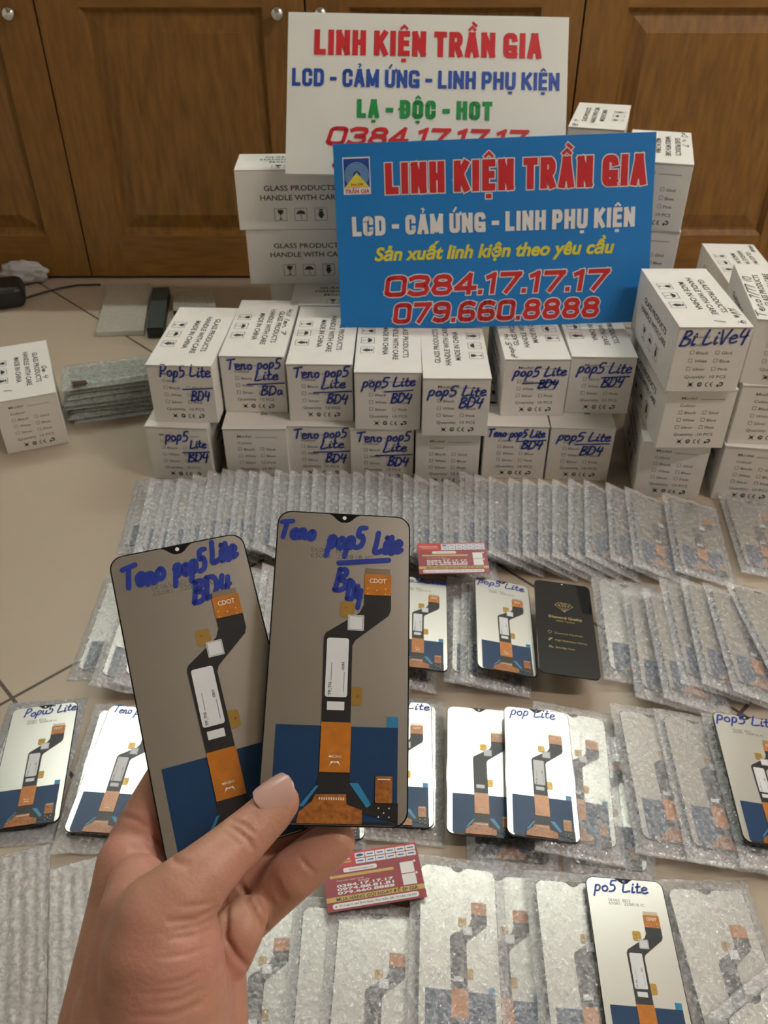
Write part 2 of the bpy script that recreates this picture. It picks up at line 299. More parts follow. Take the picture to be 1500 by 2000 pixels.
GL = {  # pen strokes
 'T': (.62, [[(0,.93),(.3,.97),(.64,1.02)], [(.33,.97),(.28,.5),(.24,0)]]),
 'P': (.5, [[(.08,1),(.05,.5),(0,-.05)], [(.05,.95),(.35,1.0),(.45,.75),(.3,.5),(.06,.42)]]),
 'e': (.42, [[(.03,.27),(.25,.3),(.36,.42),(.22,.54),(.05,.38),(.06,.1),(.2,0),(.42,.1)]]),
 'n': (.46, [[(.06,.5),(.04,.25),(.03,0)], [(.04,.3),(.15,.5),(.27,.42),(.28,.1),(.34,0),(.44,.05)]]),
 'o': (.4, [[(.2,.5),(.04,.35),(.05,.1),(.2,0),(.35,.15),(.32,.42),(.2,.5),(.15,.42)]]),
 'p': (.44, [[(.1,.52),(.06,.1),(0,-.42)], [(.06,.35),(.2,.55),(.36,.45),(.34,.15),(.18,.02),(.06,.1)]]),
 '5': (.46, [[(.46,.98),(.15,.95),(.09,.55),(.3,.58),(.4,.32),(.28,.05),(.02,-.02)]]),
 'L': (.5, [[(.14,1),(.07,.5),(.02,.06),(.2,.02),(.48,.12)]]),
 'i': (.22, [[(.1,.5),(.06,.15),(.1,0),(.22,.08)], [(.13,.72),(.15,.77)]]),
 't': (.32, [[(.15,.85),(.11,.3),(.14,.03),(.32,.08)], [(.0,.5),(.3,.58)]]),
 'B': (.5, [[(.1,1),(.05,.5),(0,0)], [(.06,.97),(.35,.98),(.4,.75),(.1,.52),(.42,.42),(.42,.12),(.2,0),(-.02,.03)]]),
 'D': (.54, [[(.1,1),(.05,.5),(0,0)], [(.02,.95),(.35,.95),(.5,.55),(.35,.1),(-.02,.02)]]),
 '4': (.46, [[(.15,.98),(.05,.5),(.2,.42),(.45,.5)], [(.42,.85),(.35,.3),(.3,-.1)]]),
 'a': (.42, [[(.32,.45),(.15,.5),(.03,.25),(.12,0),(.28,.15),(.33,.45),(.34,.1),(.42,.03)]]),
 'u': (.42, [[(.05,.5),(.05,.15),(.18,0),(.32,.2),(.34,.5),(.34,.12),(.42,.02)]]),
 'V': (.5, [[(0,.95),(.1,.45),(.2,0),(.34,.5),(.5,1)]]),
 's': (.36, [[(.32,.48),(.12,.48),(.1,.3),(.28,.22),(.25,.02),(.02,.03)]]),
 '0': (.42, [[(.2,.95),(.04,.6),(.08,.1),(.25,0),(.38,.4),(.32,.85),(.2,.95)]]),
 '7': (.42, [[(0,.93),(.4,.97),(.22,.5),(.15,0)]]),
 '8': (.42, [[(.38,.9),(.2,1),(.05,.8),(.35,.4),(.3,.02),(.08,.05),(.05,.3),(.38,.75),(.38,.9)]]),
 '1': (.2, [[(.12,1),(.08,.5),(.06,0)]]),
 '/': (.3, [[(.3,1.1),(0,-.1)]]),
 '_': (.5, [[(0,0),(1,0)]]),
 ' ': (.28, []),
}
def crom(p, n=5):
    if len(p) < 3: return p
    q = [p[0]] + list(p) + [p[-1]]; out = []
    for i in range(1, len(q)-2):
        for k in range(n):
            t = k/n; a, b, c, d = q[i-1], q[i], q[i+1], q[i+2]
            out.append(tuple(.5*(2*b[j]+(c[j]-a[j])*t+(2*a[j]-5*b[j]+4*c[j]-d[j])*t*t+(3*b[j]-a[j]-3*c[j]+d[j])*t**3) for j in (0,1)))
    return out + [p[-1]]
def stroke(mb, pts, w, z, mi=0):
    pts = [Vector(p) for p in pts]; n = len(pts); vs = []
    for i in range(n):
        d = pts[min(i+1,n-1)] - pts[max(i-1,0)]
        d = d.normalized() if d.length > 1e-9 else Vector((1,0)); nn = Vector((-d.y, d.x))*w/2
        vs += [(*(pts[i]+nn), z), (*(pts[i]-nn), z)]
    mb.add(vs, [(2*i,2*i+1,2*i+3,2*i+2) for i in range(n-1)], mi)
    for e in (0, n-1): mb.poly(disc(pts[e].x, pts[e].y, w/2, 8), z+1.5e-5, mi)
def pen(mb, s, x0, x1, yb, size, w, z, slope=0, mi=0, jit=.03, slant=.12):
    rnd = random.Random(s+str(round(x0*1e4)))
    tot = sum(GL[c][0]+.07 for c in s); sx = (x1-x0)/tot; x = 0
    for c in s:
        wd, st = GL[c]; dy = rnd.uniform(-jit, jit)*2
        for p in st:
            q = [((x+a+slant*b+rnd.uniform(-jit,jit)*.5)*sx+x0, (b+dy)*size+yb+((x+a)*sx)*slope) for a, b in p]
            stroke(mb, crom(q), w, z, mi)
        x += wd+.07

# ---------------------------------------------------------------- the room
fl = MB(); fl.quad(-2.2,-2.2,2.6,2.45,0); struct('floor', fl, M['floor'])
b = MB(); b.box(-2.2,-2.2,2.7,2.6,2.45,2.78); struct('ceiling', b, M['ceil'])
b = MB(); b.box(-2.28,-2.2,0,-2.2,2.45,2.7); struct('wall_left', b, M['wall'])
b = MB(); b.box(2.6,-2.2,0,2.68,2.45,2.7); struct('wall_right', b, M['wall'])
b = MB(); b.box(-2.28,-2.28,0,2.68,-2.2,2.7); struct('wall_behind', b, M['wall'])
b = MB(); b.box(-2.28,2.45,0,2.68,2.53,2.7); struct('wall_far', b, M['wall'])
def tube_lamp(nm, label, loc, length, power, col, wall):
    r = thing(nm, label, 'lamp', Matrix.Translation(loc))
    h = MB()
    if wall: h.box(-length/2-.03, .02, -.03, length/2+.03, .11, .03)
    else: h.box(-length/2-.03, -.06, .03, length/2+.03, .06, .12)
    link('housing', h.mesh('housing', M['white']), r)
    n = 14; R = .016
    for k in ((-.028, .028) if not wall else (0,)):
        t = MB(); vs = [(sx*length/2, k+R*math.cos(6.2832*i/n)*1, R*math.sin(6.2832*i/n)) for sx in (-1,1) for i in range(n)]
        if wall: vs = [(x, y-.02, z) for x,y,z in vs]
        t.add(vs, [(i,(i+1)%n,n+(i+1)%n,n+i) for i in range(n)]+[tuple(range(n)), tuple(range(2*n-1,n-1,-1))])
        link('tube', t.mesh('tube', emit(nm+'_glow', col, power)), r)
tube_lamp('wall_tube_lamp', 'fluorescent tube lamp high on the far wall, above the left half of the cabinet', wall=True, **WALL_TUBES[0])
tube_lamp('wall_tube_lamp', 'fluorescent tube lamp high on the far wall, above the right half of the cabinet', wall=True, **WALL_TUBES[1])
tube_lamp('ceiling_tube_lamp', 'twin fluorescent tube lamp under the ceiling', wall=False, **CEIL_TUBE)

# ---------------------------------------------------------------- cabinet
CY = 1.966
def cabinet():
    r = thing('wooden_cabinet', 'long orange-brown wooden cabinet with raised-panel doors and round chrome knobs', 'cabinet', Matrix.Translation((0,CY,0)))
    X0, X1, ZT = -1.27, 1.55, .74
    c = MB(); c.box(X0,.022,0,X1,.46,ZT); link('carcass', c.mesh('carcass', M['gapdark']), r)
    t = MB(); t.box(X0-.02,-.02,ZT,X1+.02,.47,ZT+.03); link('top_board', t.mesh('top_board', M['woodh']), r)
    xs = [-1.265,-.702,-.159,.404,.967,1.53]
    for i in range(5):
        a, e = xs[i]+.002, xs[i+1]-.002
        d = MB(); z0, z1 = .008, .735; st, zb, zt = .085, .105, .565
        # stiles, rails
        for q in ((a,0,z0,a+st,.022,z1),(e-st,0,z0,e,.022,z1)): d.box(*q, 0)
        for q in ((a+st,.0005,z0,e-st,.022,zb),(a+st,.0005,zt,e-st,.022,z1)): d.box(*q, 1)
        door = link('door', d.mesh('door', [M['wood'], M['woodh']]), r)
        p = MB(); x0,x1,w0,w1 = a+st,e-st,zb,zt
        L = [(0,.002),(.010,.013),(.016,.013),(.046,.004),(.05,.004)]
        rings = []
        for ins, y in L: rings.append([(x0+ins,y,w0+ins),(x1-ins,y,w0+ins),(x1-ins,y,w1-ins),(x0+ins,y,w1-ins)])
        vs = [v for q in rings for v in q]; fs = []
        for k in range(len(rings)-1):
            for j in range(4): fs.append((4*k+j,4*k+(j+1)%4,4*k+4+(j+1)%4,4*k+4+j))
        k = 4*(len(rings)-1); fs.append((k,k+1,k+2,k+3)); p.add(vs, fs)
        link('raised_panel', p.mesh('raised_panel', M['panelwood']), door)
        kx = (e-.052) if i in (1,3) else (a+.03 if i in (2,4) else e-.045); kz = .556
        kb = MB(); prof = [(0,.0),(.008,.0),(.006,-.008),(.007,-.012),(.0125,-.018),(.0135,-.024),(.010,-.029),(0,-.031)]
        n = 20; vs = []
        for rr, y in prof: vs += [(kx+rr*math.cos(6.2832*j/n), y, kz+rr*math.sin(6.2832*j/n)) for j in range(n)]
        kb.add(vs, [(q*n+j,q*n+(j+1)%n,(q+1)*n+(j+1)%n,(q+1)*n+j) for q in range(len(prof)-1) for j in range(n)])
        link('knob', kb.mesh('knob', M['chrome'], True), door)['label'] = 'round chrome knob'
cabinet()

# ---------------------------------------------------------------- cartons
BW, BH, BL = .0985, .098, .21
def beveled(mb, w):
    bm = bmesh.new(); vs = [bm.verts.new(v) for v in mb.v]
    for f in mb.f: bm.faces.new([vs[i] for i in f])
    bmesh.ops.recalc_face_normals(bm, faces=bm.faces)
    bmesh.ops.bevel(bm, geom=bm.edges[:], offset=w, segments=2, affect='EDGES', profile=.6)
    o = MB(); bm.verts.index_update(); o.add([v.co[:] for v in bm.verts], [[v.index for v in f.verts] for f in bm.faces]); bm.free(); return o
me_body = beveled(MB().box(-BW/2,-BL/2,0,BW/2,BL/2,BH-.0022), .0012).mesh('carton_body', M['carton'], False)
lidmb = MB(); lidmb.merge(beveled(MB().box(-BW/2-.0004,-BL/2-.0012,BH-.0016,BW/2+.0004,BL/2,BH), .0006))
me_lid = lidmb.mesh('lid', M['carton'])
me_gap = MB().box(-BW/2+.0012,-BL/2+.0008,BH-.0026,BW/2-.0012,BL/2-.0008,BH-.0013).mesh('lid_seam', M['cut'])
def icon(mb, kind, cx, cy, h):
    """upright handling symbol in a square outline of side h"""
    frame_line(mb, cx-h/2, cy-h/2, cx+h/2, cy+h/2, h*.03, 0)
    g = lambda pts: mb.poly([(cx+x*h, cy+y*h) for x, y in pts], 0)
    if kind == 0:
        g([(-.24,.4),(-.1,.36),(-.02,.42),(.08,.34),(.24,.4),(.2,.12),(.06,0),(-.06,0),(-.2,.12)])
        g([(-.025,.01),(-.025,-.32),(.025,-.32),(.025,.01)]); g([(-.18,-.4),(-.03,-.3),(.03,-.3),(.18,-.4)])
    elif kind == 1:
        g([(.36*math.cos(math.radians(a)), .02+.3*math.sin(math.radians(a))) for a in range(0,181,15)])
        g([(-.02,.03),(-.02,-.34),(.02,-.34),(.02,.03)]); g([(.02,-.34),(.02,-.38),(.12,-.38),(.12,-.3),(.09,-.3),(.09,-.35)])
    else:
        g([(-.17,.4),(-.17,.28),(.17,.28),(.17,.4)]); g([(-.17,.24),(-.17,.0),(-.28,0),(0,-.38),(.28,0),(.17,0),(.17,.24)])
def caution(lines, gap, three):
    m = MB(); L = ['GLASS PRODUCTS', 'HANDLE WITH CARE', 'MADE IN CHINA'][:lines]; wd = [.118,.132,.100]
    y = 0
    for t, w in zip(L, wd): text_fit(m, t, -w/2, w/2, y, .0085, 0, off=.012, res=2); y -= .0155
    for k in range(3): icon(m, k, (k-1)*.034, y-.008, .021)
    return m
top = caution(3, 0, 1)
# the text runs along the box: text x -> -y, text up -> +x
RT = Matrix(((0,1,0,.022),(-1,0,0,0),(0,0,1,BH+.0003),(0,0,0,1)))
me_top = MB().merge(top, RT).mesh('top_print', M['printblack'])
RT2 = Matrix(((0,-1,0,-.022),(1,0,0,0),(0,0,1,BH+.0003),(0,0,0,1)))
me_topf = MB().merge(top, RT2).mesh('top_print', M['printblack'])
side = caution(2, 0, 1)
RL = Matrix(((0,0,-1,-BW/2-.0003),(-1,0,0,0),(0,1,0,.064),(0,0,0,1)))
RR = Matrix(((0,0,1,BW/2+.0003),(1,0,0,0),(0,1,0,.064),(0,0,0,1)))
me_side = [MB().merge(side, q).mesh('side_print', M['printblack']) for q in (RL, RR)]
fp = MB()
F = lambda u, v: ((u-.5)*BW, (1-v)*BH)
def ft(t, u0, u1, v, cap=.0044): text_fit(fp, t, F(u0,v)[0], F(u1,v)[0], F(0,v)[1], cap, 0, off=.004, res=2)
ft('Model', .22, .44, .17); fp.quad(F(.5,0)[0], F(0,.17)[1], F(.85,0)[0], F(0,.163)[1], 0)
ft('Colour', .22, .45, .29)
for k, (l, r_) in enumerate((('Black','Glod'),('White','Blue'),('Silver','Pink'))):
    v = .41+.125*k
    for u, t, w in ((.22, l, .17), (.57, r_, .14)):
        x, y = F(u, v); frame_line(fp, x, y, x+.0055, y+.0055, .0005, 0); ft(t, u+.09, u+.09+w, v, .0042)
ft('Quantity  10 PCS', .22, .80, .78)
x, y = F(.30,.91)
fpm = MB()
for k in range(4):
    cx = x+.0128*k+.003; cy = y+.003; s = .0036
    if k == 0: stroke(fpm, [(cx-s,cy-s),(cx+s,cy+s)], .0008, 0); stroke(fpm, [(cx+s,cy-s),(cx-s,cy+s)], .0008, 0); fpm.quad(cx-s*.6,cy-s*.6,cx+s*.6,cy+s*.5,0)
    elif k == 1: ring(fpm, cx, cy, s*.5, s*.95, 0, 0, 20, 320); fpm.quad(cx-s*.2,cy-s*.3,cx+s,cy,0)
    elif k == 2: ring(fpm, cx-s*.4, cy, s*.7, s, 0, 0, 90, 270); ring(fpm, cx+s*1.4, cy, s*.7, s, 0, 0, 90, 270); fpm.quad(cx+s*.6,cy-s*.12,cx+s*1.3,cy+s*.12,0)
    else: cx += .002; fpm.quad(cx-s,cy-s,cx-s*.2,cy,0); ring(fpm, cx+s*.5, cy+s*.2, s*.4, s*.9, 0, 0, -130, 150)
RF = Matrix(((1,0,0,0),(0,0,-1,-BL/2-.0003),(0,1,0,0),(0,0,0,1)))
me_front = MB().merge(fp, RF).merge(fpm, RF, 1).mesh('front_print', [M['printgrey'], M['printblack']])

def carton(M4, label, writing=None, flip=False, pen_top=None, scale_z=1, name='shipping_carton'):
    r = thing(name, label, 'box', M4 @ Matrix.Diagonal((1,1,scale_z,1)), 'white cartons stacked on the floor')
    body = link('carton_body', me_body, r); lid = link('lid', me_lid, r); link('lid_seam', me_gap, lid)
    link('top_print', me_topf if flip else me_top, lid); [link('side_print', q, body) for q in me_side]; link('front_print', me_front, body)
    if writing:
        m = MB()
        for t, u0, u1, v, size, *sl in writing:
            x0, y = F(u0, v); x1 = F(u1, v)[0]
            if t == '_': stroke(m, [(x0,y),((x0+x1)/2,y+.0012),(x1,y+(sl[0] if sl else .003))], .0022, .0004)
            else: pen(m, t, x0, x1, y, size*BH, .0027, .0004, slope=(sl[0] if sl else .06))
        link('marker_writing', MB().merge(m, RF).mesh('marker_writing', M['ink']), body)['label'] = 'blue marker handwriting'
    if pen_top:
        m = MB()
        for t, x0, x1, yb, size in pen_top: pen(m, t, x0, x1, yb, size, .0013, .0003)
        link('pen_note', MB().merge(m, RT2 if flip else RT).mesh('pen_note', M['penblack']), lid)['label'] = 'black pen note'
    return r
def front_edge(pl, pr, layer, z0=None):
    z = BH*layer if z0 is None else z0
    A, B = at_z(*pl, z), at_z(*pr, z); c = (A+B)/2; d = (B-A); yaw = math.atan2(d.y, d.x)
    return c, yaw
def put(pl, pr, layer, label, yaw=None, dx=0, dy=0, **k):
    c, y = front_edge(pl, pr, layer); yaw = y if yaw is None else math.radians(yaw)
    n = Vector((-math.sin(yaw), math.cos(yaw), 0)); p = c + n*BL/2 + Vector((dx,dy,0)); p.z = BH*(layer-1)
    return carton(Matrix.Translation(p) @ Matrix.Rotation(yaw, 4, 'Z'), label, **k)
ORD = ['first','second','third','fourth','fifth','sixth','seventh']
P5 = ('pop5 Lite', .12, .92, .26, .16, .04); BD = ('BD4', .55, .86, .52, .16)
TN = [('Teno pop5', .1, .95, .24, .17, .05), ('Lite', .52, .9, .42, .16), ('_', .4, .98, .49, 0), ('BD4', .6, .92, .68, .16)]
rows_t = [((279,709),(417,717),[('Pop5 Lite',.2,.98,.2,.19,.02),('_',.52,.97,.41,0),('BD4',.63,.92,.6,.16)],False,None),
          ((426,693),(555,697),TN[:3]+[('BDa',.6,.95,.68,.16)],False,[('AiJ 1ew 7'.replace('A','4').replace('J','1').replace('w','n'),-.07,.03,.012,.008)]),
          ((558,709),(688,712),TN,False,None),
          ((692,725),(823,728),[P5,('_',.45,.88,.33,0),BD],False,None),
          ((827,738),(960,738),[('pop5 Lite',.08,.95,.3,.17,.0),('BD4',.55,.9,.5,.17)],True,None),
          ((990,703),(1112,699),[('pop5 Lite',.15,.97,.3,.16,.03),('_',.3,.85,.42,.008),('BD4',.55,.85,.5,.14)],True,[('pop5 14',-.1,-.02,.012,.008)]),
          ((1117,692),(1247,701),[('pop5 Lite',.12,.95,.28,.18,.0),('_',.5,.93,.36,0),('BD4',.52,.85,.52,.17)],False,None)]
for i, (a, e, w, fl_, pt) in enumerate(rows_t):
    put(a, e, 2, 'white carton, %s from the left in the upper row of the long front stack' % ORD[i], writing=w, flip=fl_, pen_top=pt,
        yaw=[-3,-2,-1.5,-1,-.5,0,-2][i])
rows_b = [((279,826),(408,842),[('pop5',.3,.68,.25,.18,.02),('Lite',.68,.95,.38,.15),('_',.55,.98,.47,0),('BD4',.62,.95,.64,.17)],-4),
          ((434,837),(558,836),None,0),
          ((565,830),(686,833),TN,-1.5),
          ((687,835),(810,841),TN,-2),
          ((811,845),(936,847),None,-1.5),
          ((950,829),(1072,835),[('Teno pop5 Lite',.05,.95,.2,.14,.0),('_',.5,.97,.28,0),('BD4',.6,.92,.42,.15)],-2),
          ((1072,830),(1202,841),[('pop5 Lite',.12,.95,.24,.16,.0),('_',.4,.93,.31,0),('BD4',.5,.85,.5,.16)],-3)]
for i, (a, e, w, yw) in enumerate(rows_b):
    put(a, e, 1, 'white carton, %s from the left in the lower row of the long front stack' % ORD[i], writing=w, yaw=yw, dx=[0,0,-.003,-.002,.002,0,.003][i])
put((-14,787),(107,765), 1, 'single white carton standing alone on the floor beside the flat wrapped pile', yaw=22, pen_top=[('1',.07,.076,-.052,.012),('0e 4',.0,.05,.012,.008)])
# right-hand stack
def boxat(x, y, layer, yaw, label, h=1, **k):   # x, y: middle of the front edge
    n = Vector((-math.sin(math.radians(yaw)), math.cos(math.radians(yaw)), 0))
    p = Vector((x,y,0)) + n*BL/2; p.z = BH*h*(layer-1)
    return carton(Matrix.Translation(p) @ Matrix.Rotation(math.radians(yaw), 4, 'Z'), label, scale_z=h, **k)
boxat(.437, 1.068, 1, -9, 'white carton at the bottom of the stack topped by the overhanging marked box')
boxat(.450, 1.056, 2, 0, 'white carton directly under the overhanging marked box')
boxat(.443, 1.048, 3, 0, 'topmost white carton overhanging the right stack, short word in marker on its front', writing=[('Bi LiVe4', .06, .96, .27, .22, .03)], pen_top=[('1',.085,.092,-.02,.014),('1iVe 4',.045,.095,.012,.010)])
boxat(.556, 1.056, 1, -9, 'white carton at the bottom of the stack at the photo edge')
boxat(.560, 1.066, 2, -4, 'white carton in the middle of the stack at the photo edge')
boxat(.555, 1.066, 3, -10, 'topmost white carton with a pen note, leaning turned at the photo edge', flip=True, pen_top=[('Teno7/77 10',-.1,.05,.013,.012)])
boxat(.662, 1.44, 1, -3, 'lower white carton near the cabinet behind the marked overhanging box')
boxat(.662, 1.44, 2, -4, 'upper white carton near the cabinet behind the marked overhanging box', pen_top=[('4ae',-.1,-.06,.014,.01)])
# sideways stack behind the front row (side faces the viewer)
def sideways(x, y, z, yaw, label, **k):    # x: left end, y: viewer-side face
    a = math.radians(yaw+90); c = Vector((x+BL/2, y+BW/2, z))
    return carton(Matrix.Translation(c) @ Matrix.Rotation(a, 4, 'Z'), label, **k)
for k, (x, y, yw, lab) in enumerate(((-.20,1.455,0,'bottom white carton of the sideways stack behind the second front column'),(-.205,1.46,1,'third white carton down in the sideways stack behind the blue sign'),
        (-.238,1.445,2,'second white carton down in the sideways stack, side print facing out'),(-.247,1.440,2.5,'topmost white carton of the sideways stack beside the white sign'))):
    sideways(x, y, BH*k, yw, lab)
for k, lab in enumerate(('white carton low on the floor behind the third front column', 'white carton with a pale green top behind the third front column')):
    sideways(-.158, 1.349, BH*k, 0, lab)
# stack that carries the white sign, behind the blue sign
for k in range(4): boxat(.118+.001*k, 1.352, k+1, 0, 'white carton hidden in the column carrying the white sign, %s from the floor' % ORD[k])
sideways(.06, 1.462, BH*4, 0, 'white carton lying behind the white sign and propping it')
# tall stacks right of the signs
for k in range(4):
    boxat(.436-.002*k, 1.375, k+1, [-8,-9,-11,-15][k], ['bottom white carton of the tall stack right of the blue sign','second white carton up in the tall stack right of the blue sign','third white carton up in the tall stack right of the blue sign','topmost white carton in front of the tall stacks right of the blue sign'][k], h=1.07, pen_top=[('s0 n 7',-.1,0,.012,.009)] if k == 3 else None)
for k in range(4):
    boxat(.375, 1.60, k+1, [-12,-13,-14,-16][k], ['bottom white carton of the rear stack behind the right end of the blue sign','second white carton up in the rear stack behind the right end of the blue sign','third white carton up in the rear stack behind the right end of the blue sign','topmost white carton between the white sign and the tall stack'][k], h=1.07, flip=True, pen_top=[('8 7',-.1,-.05,.012,.009)] if k == 3 else None)

# ---------------------------------------------------------------- the two signs
def sign_text(r, nm, W_, H_, body, u0, u1, vb, vc, m, tr, outline=None, shear=0, grow=.0016, italic=False):
    mb = MB()
    if italic: text_fit(mb, body, (u0-.5)*W_, (u1-.5)*W_, (.5-vb)*H_, (vb-vc)*H_, .0006, off=tr, shear=shear, res=4)
    else: block(mb, body, (u0-.5)*W_, (u1-.5)*W_-shear*(vb-vc)*H_, (.5-vb)*H_, (vb-vc)*H_, .0006, tr, 0, shear)
    t = link(nm, mb.mesh(nm, m), r)
    if outline:
        o = MB(); block(o, body, (u0-.5)*W_, (u1-.5)*W_-shear*(vb-vc)*H_, (.5-vb)*H_, (vb-vc)*H_, .0003, tr, grow, shear)
        link('letter_outline', o.mesh('letter_outline', outline), t)
    return t
SW, SH = .486, .278
def Mframe(p, right, up):
    x = right.normalized(); z = x.cross(up).normalized(); y = z.cross(x)
    return Matrix.Translation(p) @ Matrix((x,y,z)).transposed().to_4x4()
def board(name, label, Mx, W_, H_, m):
    r = thing(name, label, 'sign', Mx)
    b = beveled(MB().box(-W_/2,-H_/2,-.005,W_/2,H_/2,0), .0006); link('board', b.mesh('board', m), r); return r
k = 1.157; Cc = Vector((0,0,EYE))
def sc(p, k): return Cc + (Vector(p)-Cc)*k
bl, br, tl = sc((-.059,1.088,.269),k), sc((.361,1.085,.285),k), sc((-.067,1.172,.493),k); tr = sc((.352,1.169,.51),k)
ctr = (bl+br+tl+tr)/4
B = board('blue_shop_sign', 'blue rectangular shop sign with red and white lettering leaning on the cartons', Mframe(ctr, br-bl, tl-bl), SW, SH, M['bluesign'])
sign_text(B, 'title_lettering', SW, SH, 'LINH KIỆN TRẦN GIA', .16, .975, .268, .107, M['red'], .235, M['white'])
sign_text(B, 'service_lettering', SW, SH, 'LCD - CẢM ỨNG - LINH PHỤ KIỆN', .05, .945, .482, .378, M['white'], .225)
sign_text(B, 'slogan_lettering', SW, SH, 'Sản xuất linh kiện theo yêu cầu', .118, .885, .62, .545, M['yellow'], .035, None, .25, italic=True)
sign_text(B, 'phone_lettering', SW, SH, '0384.17.17.17', .145, .875, .818, .70, M['red'], .215, M['white'], .14)
sign_text(B, 'phone_lettering', SW, SH, '079.660.8888', .17, .85, .968, .852, M['red'], .215, M['white'], .14)
def emblem(r):
    u = lambda a: (a-.5)*SW
    v = lambda a: (.5-a)*SH
    m = MB(); m.quad(u(.028),v(.262),u(.114),v(.07),.0003); e = link('emblem', m.mesh('emblem', M['white']), r)
    m = MB(); m.quad(u(.031),v(.225),u(.111),v(.078),.0005); link('emblem_ground', m.mesh('emblem_ground', M['navy']), e)
    cx, cy = u(.071), v(.155); m = MB()
    for q in range(6): ring(m, cx, cy-.002, .0062+.0022*q, .0074+.0022*q, .0007)
    link('emblem_rings', m.mesh('emblem_rings', M['pale']), e)
    m = MB(); m.poly([(u(.033),v(.224)),(u(.109),v(.224)),(cx,v(.15))], .0009); link('emblem_pyramid', m.mesh('emblem_pyramid', M['yellow']), e)
    m = MB(); text_fit(m,'TRẦN GIA',u(.033),u(.110),v(.257),.0062,.0006,off=.02); text_fit(m,'Since 2008',u(.052),u(.090),v(.216),.0032,.0011,off=.02)
    link('emblem_caption', m.mesh('emblem_caption', M['red']), e)
emblem(B)
k = 1.05; WW, WH = .441, .252
bl, br, tl, tr = sc((-.149,1.323,.416),k), sc((.271,1.315,.41),k), sc((-.143,1.462,.612),k), sc((.277,1.453,.606),k)
Wt = board('white_shop_sign', 'white shop sign with red, blue and green lettering standing behind the blue sign', Mframe((bl+br+tl+tr)/4, br-bl, tl-bl), WW, WH, M['whitesign'])
sign_text(Wt, 'title_lettering', WW, WH, 'LINH KIỆN TRẦN GIA', .095, .905, .26, .105, M['red'], .225)
sign_text(Wt, 'service_lettering', WW, WH, 'LCD - CẢM ỨNG - LINH PHỤ KIỆN', .018, .972, .455, .345, M['royal'], .20)
sign_text(Wt, 'slogan_lettering', WW, WH, 'LẠ - ĐỘC - HOT', .252, .735, .645, .53, M['green'], .25)
sign_text(Wt, 'phone_lettering', WW, WH, '0384.17.17.17', .14, .87, .82, .70, M['red'], .215, None, .3)
sign_text(Wt, 'phone_lettering', WW, WH, '079.660.8888', .165, .85, .965, .855, M['red'], .215, None, .3)

# ---------------------------------------------------------------- screens
LW, LH = .072, .160
U = lambda u: (u-.5)*LW
V = lambda v: (.5-v)*LH
T0 = .0021           # back plate height above the glass face
def notch_outline(inset, r):
    w, h = LW-2*inset, LH-2*inset; p = rrect(w, h, r, 6)
    # cut the drop notch into the top edge (between the two top corners)
    top_y = h/2; notch = [(.0085,top_y),(.0065,top_y-.0009),(.0035,top_y-.0036),(.0015,top_y-.0046),(-.0015,top_y-.0046),(-.0035,top_y-.0036),(-.0065,top_y-.0009),(-.0085,top_y)]
    return p[:7] + notch + p[7:]
SM = {}
SM['screen_panel'] = MB().prism(rrect(LW, LH, .0075, 6), 0, .0019).mesh('screen_panel', M['glass'])
SM['reflector_plate'] = MB().prism(notch_outline(.0007, .007), .0015, T0).mesh('reflector_plate', M['plate'])
m = MB(); m.poly(disc(0, LH/2-.0026, .0011), T0+.0001); SM['camera_hole'] = m.mesh('camera_hole', M['whitemark'])
m = MB(); m.quad(U(.085),V(.985),U(.925),V(.708),T0+.0001); SM['blue_film'] = m.mesh('blue_film', M['film'])
SM['blue_tape'] = [MB().quad(U(.845),V(.708),U(.925),V(.675),T0+.0002).mesh('blue_tape', M['tape'])] + [MB().poly([(U(a),V(e)) for a, e in q], T0+.00045).mesh('blue_tape', M['tape'])
    for q in ([(.60,.875),(.66,.875),(.75,.935),(.72,.945)], [(.27,.945),(.30,.945),(.395,.885),(.375,.885)])]
m = MB()
m.prism([(U(.665),V(.283)),(U(.665),V(.318)),(U(.635),V(.345)),(U(.40),V(.415)),(U(.385),V(.43)),(U(.395),V(.70)),(U(.595),V(.70)),(U(.59),V(.455)),(U(.61),V(.437)),(U(.845),V(.352)),(U(.862),V(.333)),(U(.862),V(.283))][::-1], T0, T0+.0005)
m.prism([(U(.393),V(.842)),(U(.385),V(.875)),(U(.30),V(.925)),(U(.93),V(.985)),(U(.93),V(.93)),(U(.74),V(.93)),(U(.605),V(.872)),(U(.60),V(.842))], T0+.0001, T0+.0004)
m.quad(U(.1),V(.994),U(.93),V(.985),T0+.0003)
SM['flex_cable'] = m.mesh('flex_cable', M['flex'])
m = MB(); m.prism(rrect(U(.862)-U(.665), V(.212)-V(.284), .0006, 2, U(.7635), V(.248)), T0+.0001, T0+.0007); SM['connector'] = m.mesh('connector', M['amber'])
m = MB(); m.quad(U(.672),V(.213),U(.852),V(.192),T0+.0006); SM['stiffener'] = m.mesh('stiffener', M['stiff'])
m = MB(); m.prism([(U(.395),V(.845)),(U(.60),V(.845)),(U(.60),V(.697)),(U(.395),V(.697))], T0+.0002, T0+.0007); SM['amber_ribbon'] = m.mesh('amber_ribbon', M['amber'])
m = MB(); m.prism([(U(.26),V(.992)),(U(.69),V(.992)),(U(.69),V(.952)),(U(.585),V(.937)),(U(.58),V(.908)),(U(.375),V(.91)),(U(.355),V(.93)),(U(.27),V(.962))], T0+.0003, T0+.0010)
SM['driver_board'] = m.mesh('driver_board', M['amberd'])
SM['side_connector'] = MB().prism(rrect(U(.89)-U(.775), V(.853)-V(.93), .0005, 2, U(.8325), V(.8915)), T0+.0002, T0+.0008).mesh('side_connector', M['amberd'])
SM['gold_tab'] = []
